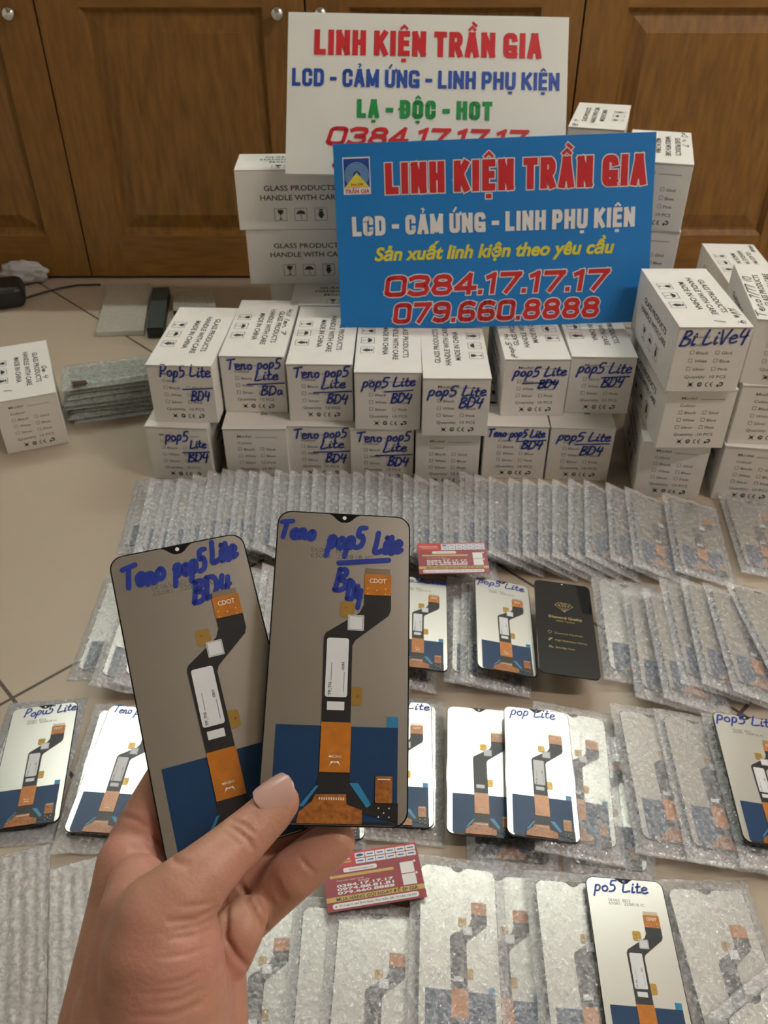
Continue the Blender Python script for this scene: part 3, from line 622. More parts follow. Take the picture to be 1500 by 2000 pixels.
for (uc, vc, w_, h_) in ((.545,.335,.0075,.0085),(.628,.615,.0062,.0092)):
    m = MB(); m.prism(rrect(w_, h_, .0016, 4, U(uc), V(vc)), T0+.00005, T0+.0003, 0)
    hx, hy = (U(uc)-.0006, V(vc)+.0009) if uc < .6 else (U(uc)+.0008, V(vc)); ring(m, hx, hy, .0008, .0014, T0+.00035, 0, n=14); m.poly(disc(hx, hy, .0008, 10), T0+.00036, 1)
    SM['gold_tab'].append(m.mesh('gold_tab', [M['gold'], M['amberd']]))
SM['paper_label'] = [MB().prism(rrect(.0112,.0300,.0012,3,U(.487),V(.526)), T0+.0005, T0+.0007).mesh('paper_label', M['labelw'])]
SM['small_label'] = [MB().prism(rrect(U(.548)-U(.428), V(.634)-V(.660), .0002, 2, U(.488), V(.647)), T0+.0005, T0+.0006).mesh('small_label', M['labelw']),
    MB().prism(rrect(U(.668)-U(.552), V(.354)-V(.405), .0003, 2, U(.61), V(.3795)), T0+.0005, T0+.0006).mesh('small_label', M['labelw'])]
m = MB(); R90 = Matrix(((0,-1,0,0),(1,0,0,0),(0,0,1,0),(0,0,0,1)))
q = MB(); text_fit(q,'TP_TG',0,.0066,0,.0014,0,off=.02); q.quad(.0075,.0001,.0165,.0003,0); text_fit(q,'/201',.0128,.0168,-.0062,.0013,0,off=.02); q.quad(.002,-.0064,.0118,-.0062,0)
m.merge(q, Matrix.Translation((U(.452), V(.615), T0+.0008)) @ R90)
frame_line(m, U(.558),V(.4025),U(.662),V(.3565),.00018,T0+.0007)
SM['label_print'] = m.mesh('label_print', M['printblack'])
m = MB(); text_fit(m,'CDOT',U(.70),U(.825),V(.243),.0025,T0+.0008,off=.02)
for (a,e) in ((.69,.262),(.755,.268),(.82,.262),(.69,.28),(.82,.28)): m.poly(disc(U(a),V(e),.0003,8), T0+.0008)
for sgn in (1,-1): m.poly([(U(.497)+sgn*.0003,V(.815)),(U(.497)+sgn*.0017,V(.812)),(U(.497)+sgn*.0028,V(.828)),(U(.497)+sgn*.0019,V(.821))], T0+.0009)
m.poly(disc(U(.497),V(.816),.0005,8), T0+.0009)
text_fit(m,'MICRO',U(.455),U(.54),V(.803),.0011,T0+.0009,off=.01)
for a, e in ((.80,.945),(.87,.945),(.80,.97),(.87,.97),(.835,.958)): m.poly(disc(U(a),V(e),.0004,6), T0+.0006)
for q_ in range(11): m.quad(U(.40+.016*q_),V(.925),U(.408+.016*q_),V(.918),T0+.0012)
m.quad(U(.79),V(.864),U(.875),V(.861),T0+.0010)
SM['white_print'] = m.mesh('white_print', M['whitemark'])
m = MB(); text_fit(m,'SK065  BD3',U(.26),U(.54),V(.143),.0026,T0+.0001); text_fit(m,'65081  220818 IC',U(.26),U(.72),V(.163),.0026,T0+.0001); SM['serial_print'] = m.mesh('serial_print', M['gtext'])
FULL = ['camera_hole','serial_print','blue_film','blue_tape','flex_cable','connector','stiffener','amber_ribbon','driver_board','side_connector','gold_tab','paper_label','small_label','label_print','white_print']
LITE = ['blue_film','blue_tape','flex_cable','connector','amber_ribbon','driver_board','side_connector','gold_tab','small_label']
MIN = ['blue_film','flex_cable','amber_ribbon','driver_board']
def screen_children(root, parts, Mi=None):
    link('reflector_plate', SM['reflector_plate'], root, Mi)
    for p in parts:
        for me in (SM[p] if isinstance(SM[p], list) else [SM[p]]): link(p, me, root, Mi)
def writing_mesh(lines):
    m = MB()
    for t, u0, u1, v, size, w, sl in lines:
        if t == '_': stroke(m, [(U(u0),V(v)),(U((u0+u1)/2),V(v)+sl/2),(U(u1),V(v)+sl)], w, T0+.00025)
        else: pen(m, t, U(u0), U(u1), V(v), size, w, T0+.00025, slope=sl)
    return m.mesh('marker_writing', M['ink'])
def bare_screen(M4, label, lines=None, name='phone_screen', group='bare phone screens laid back side up', hide=()):
    r = thing(name, label, 'phone screen', M4, group)
    link('screen_panel', SM['screen_panel'], r); screen_children(r, [p for p in FULL if p not in hide])
    if lines: link('marker_writing', writing_mesh(lines), r)['label'] = 'blue marker handwriting'
    return r

# ---------------------------------------------------------------- bubble sleeves
SLW, SLH = .09, .188
def sleeve_mesh(seed, name='bubble_sleeve', full=.0063, material='bubble', nx=60, ny=112, w=SLW, h=SLH, empty=False):
    rnd = random.Random(seed); vs = []; off = Vector((seed*3.1, seed*1.7, 0))
    ph = rnd.uniform(0, 6); pit = .0072; row = pit*.866
    for j in range(ny+1):
        for i in range(nx+1):
            x = (i/nx-.5)*w; y = (j/ny-.5)*h
            ex = min(1, max(0, (w/2-abs(x))/.009)); ey = min(1, max(0, (h/2-abs(y))/.014)); e = min(ex, ey)
            base = .0009 + (full-.0015)*(e*e*(3-2*e))
            if empty: base = .0024+.0007*math.sin(x*560+2*noise.noise(Vector((x*20,y*9,seed))))*e+.0008*noise.noise(Vector((x*260,y*130,seed)))
            n1 = noise.noise(Vector((x*90, y*45, 0))+off); n2 = noise.noise(Vector((x*230, y*230, 5))+off)
            z = base + (.0006*n1+.00015*n2)*(.4+.6*e)
            # rows of bubbles
            jr = round(y/row); xo = (jr % 2)*pit/2; ir = round((x-xo)/pit); dx = x-xo-ir*pit; dy = y-jr*row
            hsh = noise.noise(Vector((ir*7.3, jr*5.1, seed))); rr = .0031; d2 = (dx*dx+dy*dy)/(rr*rr)
            if d2 < 1 and e > .02 and not empty: z += .0017*(.55+.6*hsh)*math.sqrt(1-d2)
            wob = .0012*noise.noise(Vector((y*60, seed, 3))) if abs(x) > w*.45 else 0
            woy = .0015*noise.noise(Vector((x*60, seed, 9))) if abs(y) > h*.46 else 0
            vs.append((x+wob, y+woy, max(z, .0006)))
    N = (nx+1)*(ny+1); g = lambda i, j: j*(nx+1)+i
    fs = [(g(i,j),g(i+1,j),g(i+1,j+1),g(i,j+1)) for j in range(ny) for i in range(nx)]
    # under side, coarse, joined along the rim
    rim = [g(i,0) for i in range(nx)]+[g(nx,j) for j in range(ny)]+[g(nx-i,ny) for i in range(nx)]+[g(0,ny-j) for j in range(ny)]
    k = len(vs); low = [(vs[r][0]*.995, vs[r][1]*.997, .0) for r in rim]; vs = vs+low; n = len(rim)
    fs += [(rim[(q+1)%n], rim[q], k+q, k+(q+1)%n) for q in range(n)]; fs.append(tuple(k+q for q in range(n-1,-1,-1)))
    mb = MB(); mb.add(vs, fs); return mb.mesh(name, M[material], True)
SLV = [sleeve_mesh(s) for s in (1,2,3,4)]
def wrapped(M4, label, group, parts=MIN, seed=0, jx=0, flipy=False):
    r = thing('wrapped_screen', label, 'phone screen', M4, group)
    Mi = Matrix.Translation((jx, .003, .0010))
    if flipy: Mi = Mi @ Matrix.Rotation(math.pi, 4, 'Z')
    p = link('screen_panel', SM['screen_panel'], r, Mi); screen_children(p, parts)
    link('bubble_sleeve', SLV[seed % 4], r)
    return r
def lay(top, bot, s, z0=0, edge='L', w=SLW, h=SLH, pitch=0, anchor='mid'):
    """frame of a flat thing whose left (or right) long edge runs from pixel top to pixel bot; s = sine of its roll, left edge up"""
    ze = z0 + (w*s if (edge == 'L') == (s >= 0) else 0)
    P, Q = at_z(*top, ze), at_z(*bot, ze); y = (P-Q); L = y.length; y.normalize()
    th = math.asin(max(-.9, min(.9, s))); xh = Vector((y.y, -y.x, 0)); x = xh*math.cos(th) + Vector((0,0,-math.sin(th)))
    if pitch: y = (y*math.cos(pitch)+Vector((0,0,math.sin(pitch)))).normalized()
    z = x.cross(y).normalized(); x = y.cross(z)
    mid = (P+Q)/2 if anchor == 'mid' else P - y*h/2
    c = mid + x*(w/2 if edge == 'L' else -w/2); 
    if s < 0 and edge == 'L': pass
    if pitch: c = c + Vector((0,0,abs(math.sin(pitch))*h/2))
    return Matrix.Translation(c) @ Matrix((x,y,z)).transposed().to_4x4(), L
TH = .0094
def sines(xs, tops, bots, s0=0):
    out = [s0]; s = s0
    for k in range(1, len(tops)):
        a = (at_z(*tops[k-1], .03)+at_z(*bots[k-1], .03))/2; b_ = (at_z(*tops[k], .03)+at_z(*bots[k], .03))/2
        p = max(.012, (b_-a).length); s = min(.55, max(TH/p if p < SLW else 0, (1-p/SLW)*s+TH/SLW if p < SLW else 0)); out.append(s)
    return out
def interp(x, tab):
    for (a, fa), (b_, fb) in zip(tab, tab[1:]):
        if x <= b_: return fa + (fb-fa)*(x-a)/(b_-a)
    return tab[-1][1]
NUM = ['first','second','third','fourth','fifth','sixth','seventh','eighth','ninth','tenth','eleventh','twelfth','thirteenth','fourteenth','fifteenth','sixteenth','seventeenth','eighteenth','nineteenth','twentieth']
def nth(k, n):
    return ('%s from the left' % NUM[k]) if k < n/2 else (('%s from the right' % NUM[n-1-k]) if k < n-1 else 'rightmost')
# back row
tx = [266,294,321,347,377,407,435,462,487,508,537,566,590,611,638,664,689,714,739,766,787,808,838,865,896,926,954,992,1020,1050,1078,1109,1139,1182,1218,1290,1398]
ty = [935,931,938,932,922,911,906,908,914,917,909,913,914,908,912,912,915,912,916,930,924,926,937,937,912,922,928,930,931,932,931,928,931,938,946,953,955]
gx = [(266,-39),(377,-26),(508,-15),(611,-8),(800,0),(1109,0),(1182,10),(1218,20),(1290,31),(1398,54)]
gy = [(266,1085),(500,1076),(954,1080),(1109,1089),(1182,1094),(1290,1118),(1398,1122)]
tops = list(zip(tx, ty)); bots = [(x+interp(x, gx), interp(x, gy)+(y-925)*.3) for x, y in tops]
ss = sines(tx, tops, bots)
for k in range(len(tx)):
    Mx, L = lay(tops[k], bots[k], ss[k])
    wrapped(Mx, 'bubble-wrapped phone screen in the back row against the cartons, %s' % nth(k, len(tx)), 'wrapped screens in the back row', LITE if k > 32 else MIN, k)
# second row: packs with two bare screens and one face-up screen among them
r2 = [(205,1130,130,1330),(247,1132,176,1332),(288,1130,222,1328),(335,1128,280,1328),(385,1128,338,1328),(435,1126,395,1326),(485,1108,455,1310),(512,1100,486,1305),(575,1118,553,1320),(625,1118,608,1320),(675,1118,662,1322),(722,1118,712,1325),
      (872,1128,866,1328),(901,1128,897,1325),(1152,1119,1180,1335),(1214,1152,1240,1359),(1253,1150,1296,1362),(1284,1124,1330,1338),(1327,1131,1370,1330),(1372,1142,1430,1345),(1418,1146,1510,1330)]
t2 = [a[:2] for a in r2]; b2 = [a[2:] for a in r2]
s2 = sines(None, t2, b2); s2[12:14] = [.2,.26]; s2[14] = .13
for q in range(15, 21): s2[q] = max(s2[q], .12)
lab2 = {12:'bubble-wrapped phone screen showing as a narrow strip between the two bare screens',13:'bubble-wrapped phone screen just under the left edge of the bare screen beside the black one',14:'bubble-wrapped phone screen under the edge of the black face-up screen'}
for k in range(len(r2)):
    Mx, L = lay(t2[k], b2[k], s2[k])
    if k in lab2: lb = lab2[k]
    elif k < 12: lb = 'bubble-wrapped phone screen, %s from the left in the middle row behind the held screens' % NUM[k]
    else: lb = 'bubble-wrapped phone screen, %s to the right of the black face-up screen' % NUM[k-15]
    wrapped(Mx, lb, 'wrapped screens in the middle row', LITE if k > 13 else MIN, k+1)
Mx, L = lay((872,1129),(875,1324), .10, .032, 'R', LW, LH)
bare_screen(Mx, 'bare phone screen in the middle row half hidden behind the held screens', [('pop5 Lite',.08,.98,.07,.008,.0015,.02)])
Mx, L = lay((926,1123),(932,1312), .18, .026, 'L', LW, LH)
bare_screen(Mx, 'bare phone screen lying immediately beside the black face-up screen', [('pop5 Lite',.06,.92,.07,.010,.0017,-.04)])
def face_up(M4):
    r = thing('phone_screen', 'black glossy phone screen lying face up with gold diamond printing', 'phone screen', M4)
    link('screen_panel', SM['screen_panel'], r)
    z = .0020; m = MB(); cy = V(.28); P_ = {}
    pts = [(-.0115,.0015),(-.0075,.0062),(-.0025,.0068),(.0025,.0068),(.0075,.0062),(.0115,.0015),(0,-.0095),(-.0065,.0012),(-.0022,.0008),(.0022,.0008),(.0065,.0012)]
    for a, e in ((0,1),(1,2),(2,3),(3,4),(4,5),(5,6),(6,0),(0,7),(7,8),(8,9),(9,10),(10,5),(1,7),(7,2),(2,8),(8,3),(3,9),(9,2),(3,10),(10,4),(7,6),(8,6),(9,6),(10,6)):
        stroke(m, [(pts[a][0],pts[a][1]+cy),(pts[e][0],pts[e][1]+cy)], .00045, z)
    text_fit(m,'Diamond Quality',U(.22),U(.80),V(.42),.0042,z,off=.02); text_fit(m,'100% Tested',U(.34),U(.66),V(.455),.0028,z)
    for q, (t, w_) in enumerate((('Diamond Hardness',.48),('High Definition Clarity',.54),('Smudge Free',.32))):
        v = .59+.075*q; text_fit(m, t, U(.30), U(.30+w_), V(v), .0028, z)
        c_ = (U(.22), V(v)+.0014)
        if q == 0: stroke(m, [(c_[0]-.0025,c_[1]+.001),(c_[0]-.0013,c_[1]+.0024),(c_[0]+.0013,c_[1]+.0024),(c_[0]+.0025,c_[1]+.001),(c_[0],c_[1]-.0025),(c_[0]-.0025,c_[1]+.001)], .0005, z)
        elif q == 1: stroke(m, [(c_[0]-.0022,c_[1]-.002),(c_[0]+.0022,c_[1]+.0024)], .0011, z); stroke(m, [(c_[0]-.0022,c_[1]+.0012),(c_[0],c_[1]+.0022)], .0006, z)
        else: ring(m, c_[0]-.0003, c_[1], .0012, .0018, z, n=14); ring(m, c_[0]+.0022, c_[1]-.001, .0006, .001, z, n=10)
    m2 = MB(); m2.poly(disc(0, LH/2-.003, .0011), z)
    link('gold_print', m.mesh('gold_print', M['goldtext']), r)['label'] = 'gold diamond drawing and small gold words'
    link('camera_hole', m2.mesh('camera_hole', M['whitemark']), r)
Mx, L = lay((1042,1129),(1053,1321), .10, .030, 'L', LW, LH, pitch=math.radians(.5)); face_up(Mx)

# third row
g3 = 'wrapped screens in the third row'
Mx, L = lay((172,1366),(104,1645), 0, 0, 'R'); wrapped(Mx, 'bubble-wrapped phone screen under the bare screen at the left photo edge', g3, LITE, 1)
Mx, L = lay((186,1372),(96,1672), .09, 0, 'L'); wrapped(Mx, 'bubble-wrapped phone screen under the bright bare screen beside the hand', g3, LITE, 2)
Mx, L = lay((155,1366),(116,1618), 0, .009, 'R', LW, LH, pitch=math.radians(-1)); A_ = bare_screen(Mx, 'bare phone screen at the left photo edge on bubble wrap', [('Popu5 Lite',.2,.99,.09,.011,.0017,.02)])
Mx, L = lay((217,1377),(121,1630), .05, .013, 'L', LW, LH); bare_screen(Mx, 'brightly shining bare phone screen beside the hand', [('Teno pop5 Lite',.08,.98,.06,.010,.0017,-.06),('BD4',.62,.92,.15,.010,.0017,0)])
Mx, L = lay((712,1372),(716,1662), 0, 0, 'R'); wrapped(Mx, 'bubble-wrapped phone screen hidden behind the held screens in the third row', g3, LITE, 0)
Mx, L = lay((708,1390),(713,1645), 0, .009, 'R', LW, LH); bare_screen(Mx, 'bare phone screen of which only a white corner shows below the held screen', None)
Mx, L = lay((866,1370),(868,1655), .10, 0, 'R'); wrapped(Mx, 'bubble-wrapped phone screen under the bare screen right of the held screens', g3, LITE, 3)
Mx, L = lay((842,1373),(848,1623), .06, .011, 'R', LW, LH); bare_screen(Mx, 'bare phone screen partly covered by the right-hand held screen', [('pop5 Lite',.1,.98,.06,.010,.0017,-.02)])
Mx, L = lay((915,1420),(910,1692), 0, 0, 'L'); wrapped(Mx, 'bubble-wrapped phone screen under the unmarked bare screen', g3, LITE, 2)
Mx, L = lay((1090,1420),(1100,1712), .0, 0, 'L'); wrapped(Mx, 'bubble-wrapped phone screen lowest beneath the overlapping pair of bare screens', g3, LITE, 0)
Mx, L = lay((1040,1372),(1044,1658), .12, .009, 'L'); wrapped(Mx, 'bubble-wrapped phone screen with its cable showing, touching the marked bare screen', g3, LITE, 1)
Mx, L = lay((1189,1373),(1242,1667), .16, .006, 'L'); wrapped(Mx, 'bubble-wrapped phone screen in the third row between two other wrapped ones', g3, LITE, 3)
Mx, L = lay((1275,1390),(1340,1673), .18, .004, 'L'); wrapped(Mx, 'bubble-wrapped phone screen just left of the bare screen at the right photo edge', g3, LITE, 0)
Mx, L = lay((1368,1394),(1446,1690), .16, .004, 'L'); wrapped(Mx, 'bubble-wrapped phone screen under the bare screen at the right photo edge', g3, LITE, 2)
Mx, L = lay((873,1375),(871,1637), .05, .0165, 'L', LW, LH); bare_screen(Mx, 'bare phone screen without any handwriting, overlapped by its neighbour', None, hide=('paper_label','label_print'))
Mx, L = lay((983,1374),(990,1640), .08, .0225, 'L', LW, LH); bare_screen(Mx, 'bare phone screen lying on top of the unmarked bare screen', [('pop Lite',.10,.80,.07,.012,.0017,.0)])
Mx, L = lay((1387,1386),(1454,1653), .10, .021, 'L', LW, LH); bare_screen(Mx, 'bare phone screen cut off by the right photo edge', [('pop5 Lite',.05,.98,.07,.013,.0019,.0)])

# front row (runs out of the bottom of the frame)
g4 = 'wrapped screens in the front row'
def front(top, bot, s, lab, seed, z0=0, parts=LITE, edge='L'):
    Mx, L = lay(top, bot, s, z0, edge, anchor='top'); wrapped(Mx, lab, g4, parts, seed)
front((612,1742),(600,2000), 0, 'bubble-wrapped phone screen partly covered by the fingers and palm', 0, 0, LITE, 'R')
front((575,1750),(552,2000), .10, 'bubble-wrapped phone screen mostly covered by the one under the card', 1)
front((645,1756),(622,2000), .125, 'bubble-wrapped phone screen just below the red business card', 2)
front((880,1688),(882,2000), 0, 'bubble-wrapped phone screen showing only a strip in the front row', 3)
front((803,1666),(793,2000), .12, 'bubble-wrapped phone screen fully visible to the right of the business card', 1, .002)
front((1022,1698),(1052,2000), .06, 'bubble-wrapped phone screen under the single bare screen of the front row', 0, .006)
front((1277,1716),(1352,2000), .05, 'bubble-wrapped phone screen right of the front bare screen', 2)
P = at_z(1352,2012,.012); Q = at_z(1530,1868,.012); xd = (Q-P).normalized(); yd = Vector((-xd.y, xd.x, 0))
wrapped(Matrix.Translation((P+Q)/2 - yd*SLH/2 + Vector((.0,0,.010))) @ Matrix((xd,yd,Vector((0,0,1)))).transposed().to_4x4(), 'bubble-wrapped phone screen lying askew in the bottom right corner', g4, LITE, 3)
Mx, L = lay((1141,1713),(1181,2000), .04, .0145, 'L', LW, LH, anchor='top'); bare_screen(Mx, 'single bare phone screen on bubble wrap in the front row', [('po5 Lite',.10,.80,.085,.011,.0018,.02)])
EMP = [sleeve_mesh(11, 'bubble_sleeve', material='bubble2', empty=True), sleeve_mesh(12, 'bubble_sleeve', material='bubble2', empty=True)]
Mx, L = lay((99,1650),(92,2000), 0, 0, 'R', anchor='top'); tag(link('bubble_sleeve', EMP[0], None, Mx), 'empty ribbed bubble sleeve in the bottom left corner', 'bubble bag', 'empty bubble sleeves')
Mx, L = lay((97,1700),(94,2000), 0, .003, 'L', anchor='top'); tag(link('bubble_sleeve', EMP[1], None, Mx), 'empty bubble sleeve on the floor beside the wrist', 'bubble bag', 'empty bubble sleeves')

# ---------------------------------------------------------------- red business cards
def card_meshes():
    CW, CH = .092, .056
    u = lambda a: (a-.5)*CW
    v = lambda a: (.5-a)*CH
    out = []
    out.append(('card_stock', MB().prism(rrect(CW, CH, .0008, 2), 0, .0005).mesh('card_stock', M['card'])))
    m = MB(); m.poly([(u(0),v(.25)),(u(.34),v(.25)),(u(.36),v(0)),(u(0),v(0))][::1], .0006); m.quad(u(.34),v(.06),u(1),v(0),.0006); out.append(('red_header', m.mesh('red_header', M['cardr'])))
    m = MB(); m.quad(u(0),v(.845),u(1),v(.76),.0006); m.quad(u(.06),v(.435),u(.72),v(.385),.0006); m.quad(u(.06),v(.18),u(.30),v(.155),.0007); out.append(('gold_band', m.mesh('gold_band', M['cardg'])))
    m = MB()
    for j in range(2):
        for i in range(6): m.quad(u(.345+.107*i), v(.125+.105*j), u(.445+.107*i), v(.035+.105*j), .0007)
    m.poly(rrect(.032,.0045,.0016,3,u(.38),v(.315)), .0007); m.poly(rrect(.080,.0052,.0022,3,u(.49),v(.92)), .0007)
    m.quad(u(.79),v(.53),u(.93),v(.33),.0007); m.quad(u(.79),v(.74),u(.93),v(.545),.0007); m.poly(disc(u(.945),v(.335),.0012,8),.0007); m.poly(disc(u(.945),v(.55),.0012,8),.0007)
    out.append(('white_panels', m.mesh('white_panels', M['white'])))
    m = MB()
    for q, t in enumerate(('0384.17.17.17','0974.88.81.81','079.660.8888')): text_fit(m, t, u(.12), u(.70), v(.605+.062*q), .0027, .0007, off=.03)
    text_fit(m,'Tra cứu màn hình',u(.12),u(.40),v(.50),.0013,.0007); text_fit(m,'Zalo/Fb',u(.34),u(.46),v(.54),.0013,.0007); text_fit(m,'linhkientrangia',u(.03),u(.29),v(.13),.0022,.0007,off=.02)
    out.append(('white_print', m.mesh('white_print', M['white'])))
    m = MB(); text_fit(m,'MUA HÀNG GỌI NGAY ĐỂ ÉP GIÁ',u(.10),u(.93),v(.835),.0030,.0007,off=.02); text_fit(m,'Số 3 ngõ 2, phố Đình Quán, Phúc Diễn, Bắc Từ Liêm, Hà Nội',u(.12),u(.90),v(.935),.0018,.0008,off=.01)
    m.poly([(u(.075),v(.935)),(u(.10),v(.935)),(u(.0875),v(.905))], .0008); text_fit(m,'linhkientrangia.com',u(.27),u(.52),v(.33),.0016,.0008)
    out.append(('dark_print', m.mesh('dark_print', M['printblack'])))
    m = MB()
    for i in range(6):
        for j in range(2):
            x, y = u(.395+.107*i), v(.08+.105*j); m.quad(x-.003, y-.0006, x+.003, y+.0006, .0008)
    m.poly([(u(.395)+.0036*math.cos(a*.524), v(.08)+.0015*math.sin(a*.524)) for a in range(12)], .00085)
    out.append(('small_logos', m.mesh('small_logos', M['royal'])))
    return out
CM = card_meshes()
def card(M4, label):
    r = thing('business_card', label, 'card', M4, 'red business cards')
    s = link(CM[0][0], CM[0][1], r)
    for n_, me in CM[1:]: link(n_, me, s)
def flat(tl, tr, bl, z, roll=0, pitch=0):
    A, B_, C_ = at_z(*tl, z), at_z(*tr, z), at_z(*bl, z); x = (B_-A).normalized(); y = (A-C_); y = (y - x*y.dot(x)).normalized()
    return A+(B_-A)/2+(C_-A)/2, x, y
c_, x, y = flat((818,1064),(951,1062),(815,1120), .050)
card(Matrix.Translation(c_) @ Matrix((x,y,x.cross(y))).transposed().to_4x4() @ Matrix.Rotation(math.radians(6),4,'X'), 'red business card lying above the two bare screens of the middle row')
c_, x, y = flat((636,1682),(811,1655),(642,1773), .019)
card(Matrix.Translation(c_) @ Matrix((x,y,x.cross(y))).transposed().to_4x4(), 'red business card lying just right of the fingers')

# ---------------------------------------------------------------- things by the cabinet
base = at_z(138,831,0); yaw = math.radians(16); xd = Vector((math.cos(yaw), math.sin(yaw), 0)); yd = Vector((-xd.y, xd.x, 0))
SLP = sleeve_mesh(21, 'bubble_sleeve', material='bubbleg', full=.0085, nx=40, ny=76)
for k in range(8):
    j = random.Random(k); c_ = base + xd*(SLH/2+j.uniform(-.006,.008)) + yd*(SLW/2+j.uniform(-.004,.004)); c_.z = .0098*k; a = yaw + math.radians(j.uniform(-3,3)) + math.pi/2
    r = thing('wrapped_screen', 'bubble-wrapped phone screen in the flat pile by the lone carton, %s from the floor' % NUM[k] if k < 7 else 'topmost bubble-wrapped screen of the flat pile, with a dark flex tail', 'phone screen', Matrix.Translation(c_) @ Matrix.Rotation(a,4,'Z'), 'flat pile of wrapped screens')
    link('screen_panel', SM['screen_panel'], r, Matrix.Translation((0,0,.001)) @ Matrix.Scale(1.8,4,(0,0,1))); link('bubble_sleeve', SLP, r)
    if k == 7:
        t = MB(); t.prism([(-.045,.048),(-.032,.052),(-.030,.075),(-.047,.072)], .0092, .0100); link('flex_tail', t.mesh('flex_tail', mat('dark_brown_flex', (.05,.022,.015), .5)), r)['label'] = 'dark brown flex tail'
def bundle(name, label, corners, h, me_mat, side_mat):
    P4 = [at_z(*c, h) for c in corners]   # far-left, far-right, near-right, near-left
    c_ = sum(P4, Vector())/4; c_.z = 0
    r = thing(name, label, 'package', Matrix.Translation(c_))
    pts = [((p-c_).x, (p-c_).y) for p in (P4[3],P4[2],P4[1],P4[0])]
    link('foam_core', MB().prism(pts, 0, h-.002).mesh('foam_core', side_mat), r)
    t = MB(); n = 16; vs = []
    for j in range(n+1):
        for i in range(n+1):
            a, e = i/n, j/n; p = (Vector(pts[0])*(1-a)+Vector(pts[1])*a)*(1-e)+(Vector(pts[3])*(1-a)+Vector(pts[2])*a)*e
            vs.append((p.x*1.01, p.y*1.01, h+.0015*noise.noise(Vector((p.x*40,p.y*40,h*9)))))
    t.add(vs, [(j*(n+1)+i,j*(n+1)+i+1,(j+1)*(n+1)+i+1,(j+1)*(n+1)+i) for j in range(n) for i in range(n)])
    link('frosted_cover', t.mesh('frosted_cover', me_mat, True), r)
bundle('foam_packet', 'flat pale bubble-covered packet on the floor by the cabinet', [(210,558),(294,552),(280,644),(187,647)], .012, M['frost'], M['carton'])
bundle('foam_packet', 'black block directly beside the flat pale packet', [(298,562),(330,560),(318,640),(286,641)], .022, M['foam'], M['foam'])  # separate black block, stands in for the dark right side of the pale packet
bundle('foam_packet', 'dark packet in clear plastic between the cartons and the cabinet', [(340,566),(414,566),(424,610),(338,606)], .018, M['frost'], M['foam'])
def crumple(name, label, loc, sx, sy, sz, mt, seed):
    bm = bmesh.new(); bmesh.ops.create_icosphere(bm, subdivisions=4, radius=1)
    for v in bm.verts:
        p = v.co.copy(); d = 1+.35*noise.noise(p*2.1+Vector((seed,0,0)))+.15*noise.noise(p*5+Vector((0,seed,0))); v.co = Vector((p.x*sx*d, p.y*sy*d, max(-.9, p.z*d)*sz+sz*.9))
    me = bpy.data.meshes.new(name); bm.to_mesh(me); bm.free(); me.materials.append(mt)
    for p in me.polygons: p.use_smooth = True
    return tag(link(name, me, None, Matrix.Translation(loc)), label, 'plastic bag')
crumple('plastic_bag', 'crumpled white plastic bag on the floor against the left cabinet door', Vector((-.855,1.938,.004)), .055, .022, .026, M['plastic'], 3)
def pouch():
    r = thing('power_adapter', 'black rounded power adapter with a thin cable by the left cabinet door', 'adapter', Matrix.Translation((-.885,1.81,0)) @ Matrix.Rotation(math.radians(20),4,'Z'))
    bm = bmesh.new(); bmesh.ops.create_cube(bm, size=1); bmesh.ops.scale(bm, vec=(.15,.09,.05), verts=bm.verts); bmesh.ops.translate(bm, vec=(0,0,.025), verts=bm.verts)
    bmesh.ops.bevel(bm, geom=bm.edges[:], offset=.018, segments=4, affect='EDGES', profile=.5)
    me = bpy.data.meshes.new('adapter_body'); bm.to_mesh(me); bm.free(); me.materials.append(M['blackp']); link('adapter_body', me, r)
    pts = [Vector((.05,.0,.015)),Vector((.075,.01,.004)),Vector((.11,.03,.003)),Vector((.15,.045,.003)),Vector((.19,.05,.003)),Vector((.24,.035,.003))]
    t = MB(); n = 8; vs = []
    for q, p in enumerate(pts): vs += [(p.x, p.y+.0022*math.cos(6.2832*i/n), p.z+.0022*math.sin(6.2832*i/n)) for i in range(n)]
    t.add(vs, [(q*n+i,q*n+(i+1)%n,(q+1)*n+(i+1)%n,(q+1)*n+i) for q in range(len(pts)-1) for i in range(n)]); link('cable', t.mesh('cable', M['blackp'], True), r)
pouch()

# ---------------------------------------------------------------- the two held screens
HELD = []
def held(pos, rows, label, lines):
    Mx = Matrix.Translation(pos) @ Matrix(rows).to_4x4(); HELD.append(Mx)
    return bare_screen(Mx @ Matrix.Translation((0,0,-T0)), label, lines, group='phone screens held in the hand')
held(Vector((0,0,EYE)).lerp(Vector((-.0232,.3033,.4464)), .985)+Vector((0,.0008,.001)), ((.995,.019,.102),(.037,.857,-.514),(-.097,.515,.852)), 'bare phone screen held in front, the right one of the fanned pair',
     [('Teno',.02,.29,.098,.0092,.0026,-.0),('pop5',.38,.66,.128,.0112,.0028,.06),('Lite',.73,.94,.135,.0115,.0028,.04),('_',.47,.84,.178,0,.0028,.003),('B',.45,.54,.268,.0115,.0028,0),('D4',.54,.64,.30,.0105,.0026,-.55)])
held(Vector((0,0,EYE)).lerp(Vector((-.0856,.2871,.4473)), 1.02)+Vector((-.0027,-.0011,-.0015)), ((.937,-.282,.205),(.348,.801,-.487),(-.026,.528,.849)), 'bare phone screen held at an angle, tucked under the other held one',
     [('Teno',.07,.38,.120,.0115,.0028,.08),('pop5',.44,.69,.115,.0115,.0028,.10),('Lite',.73,.93,.090,.0120,.0028,.04),('BD4',.54,.82,.215,.0115,.0028,.08)])

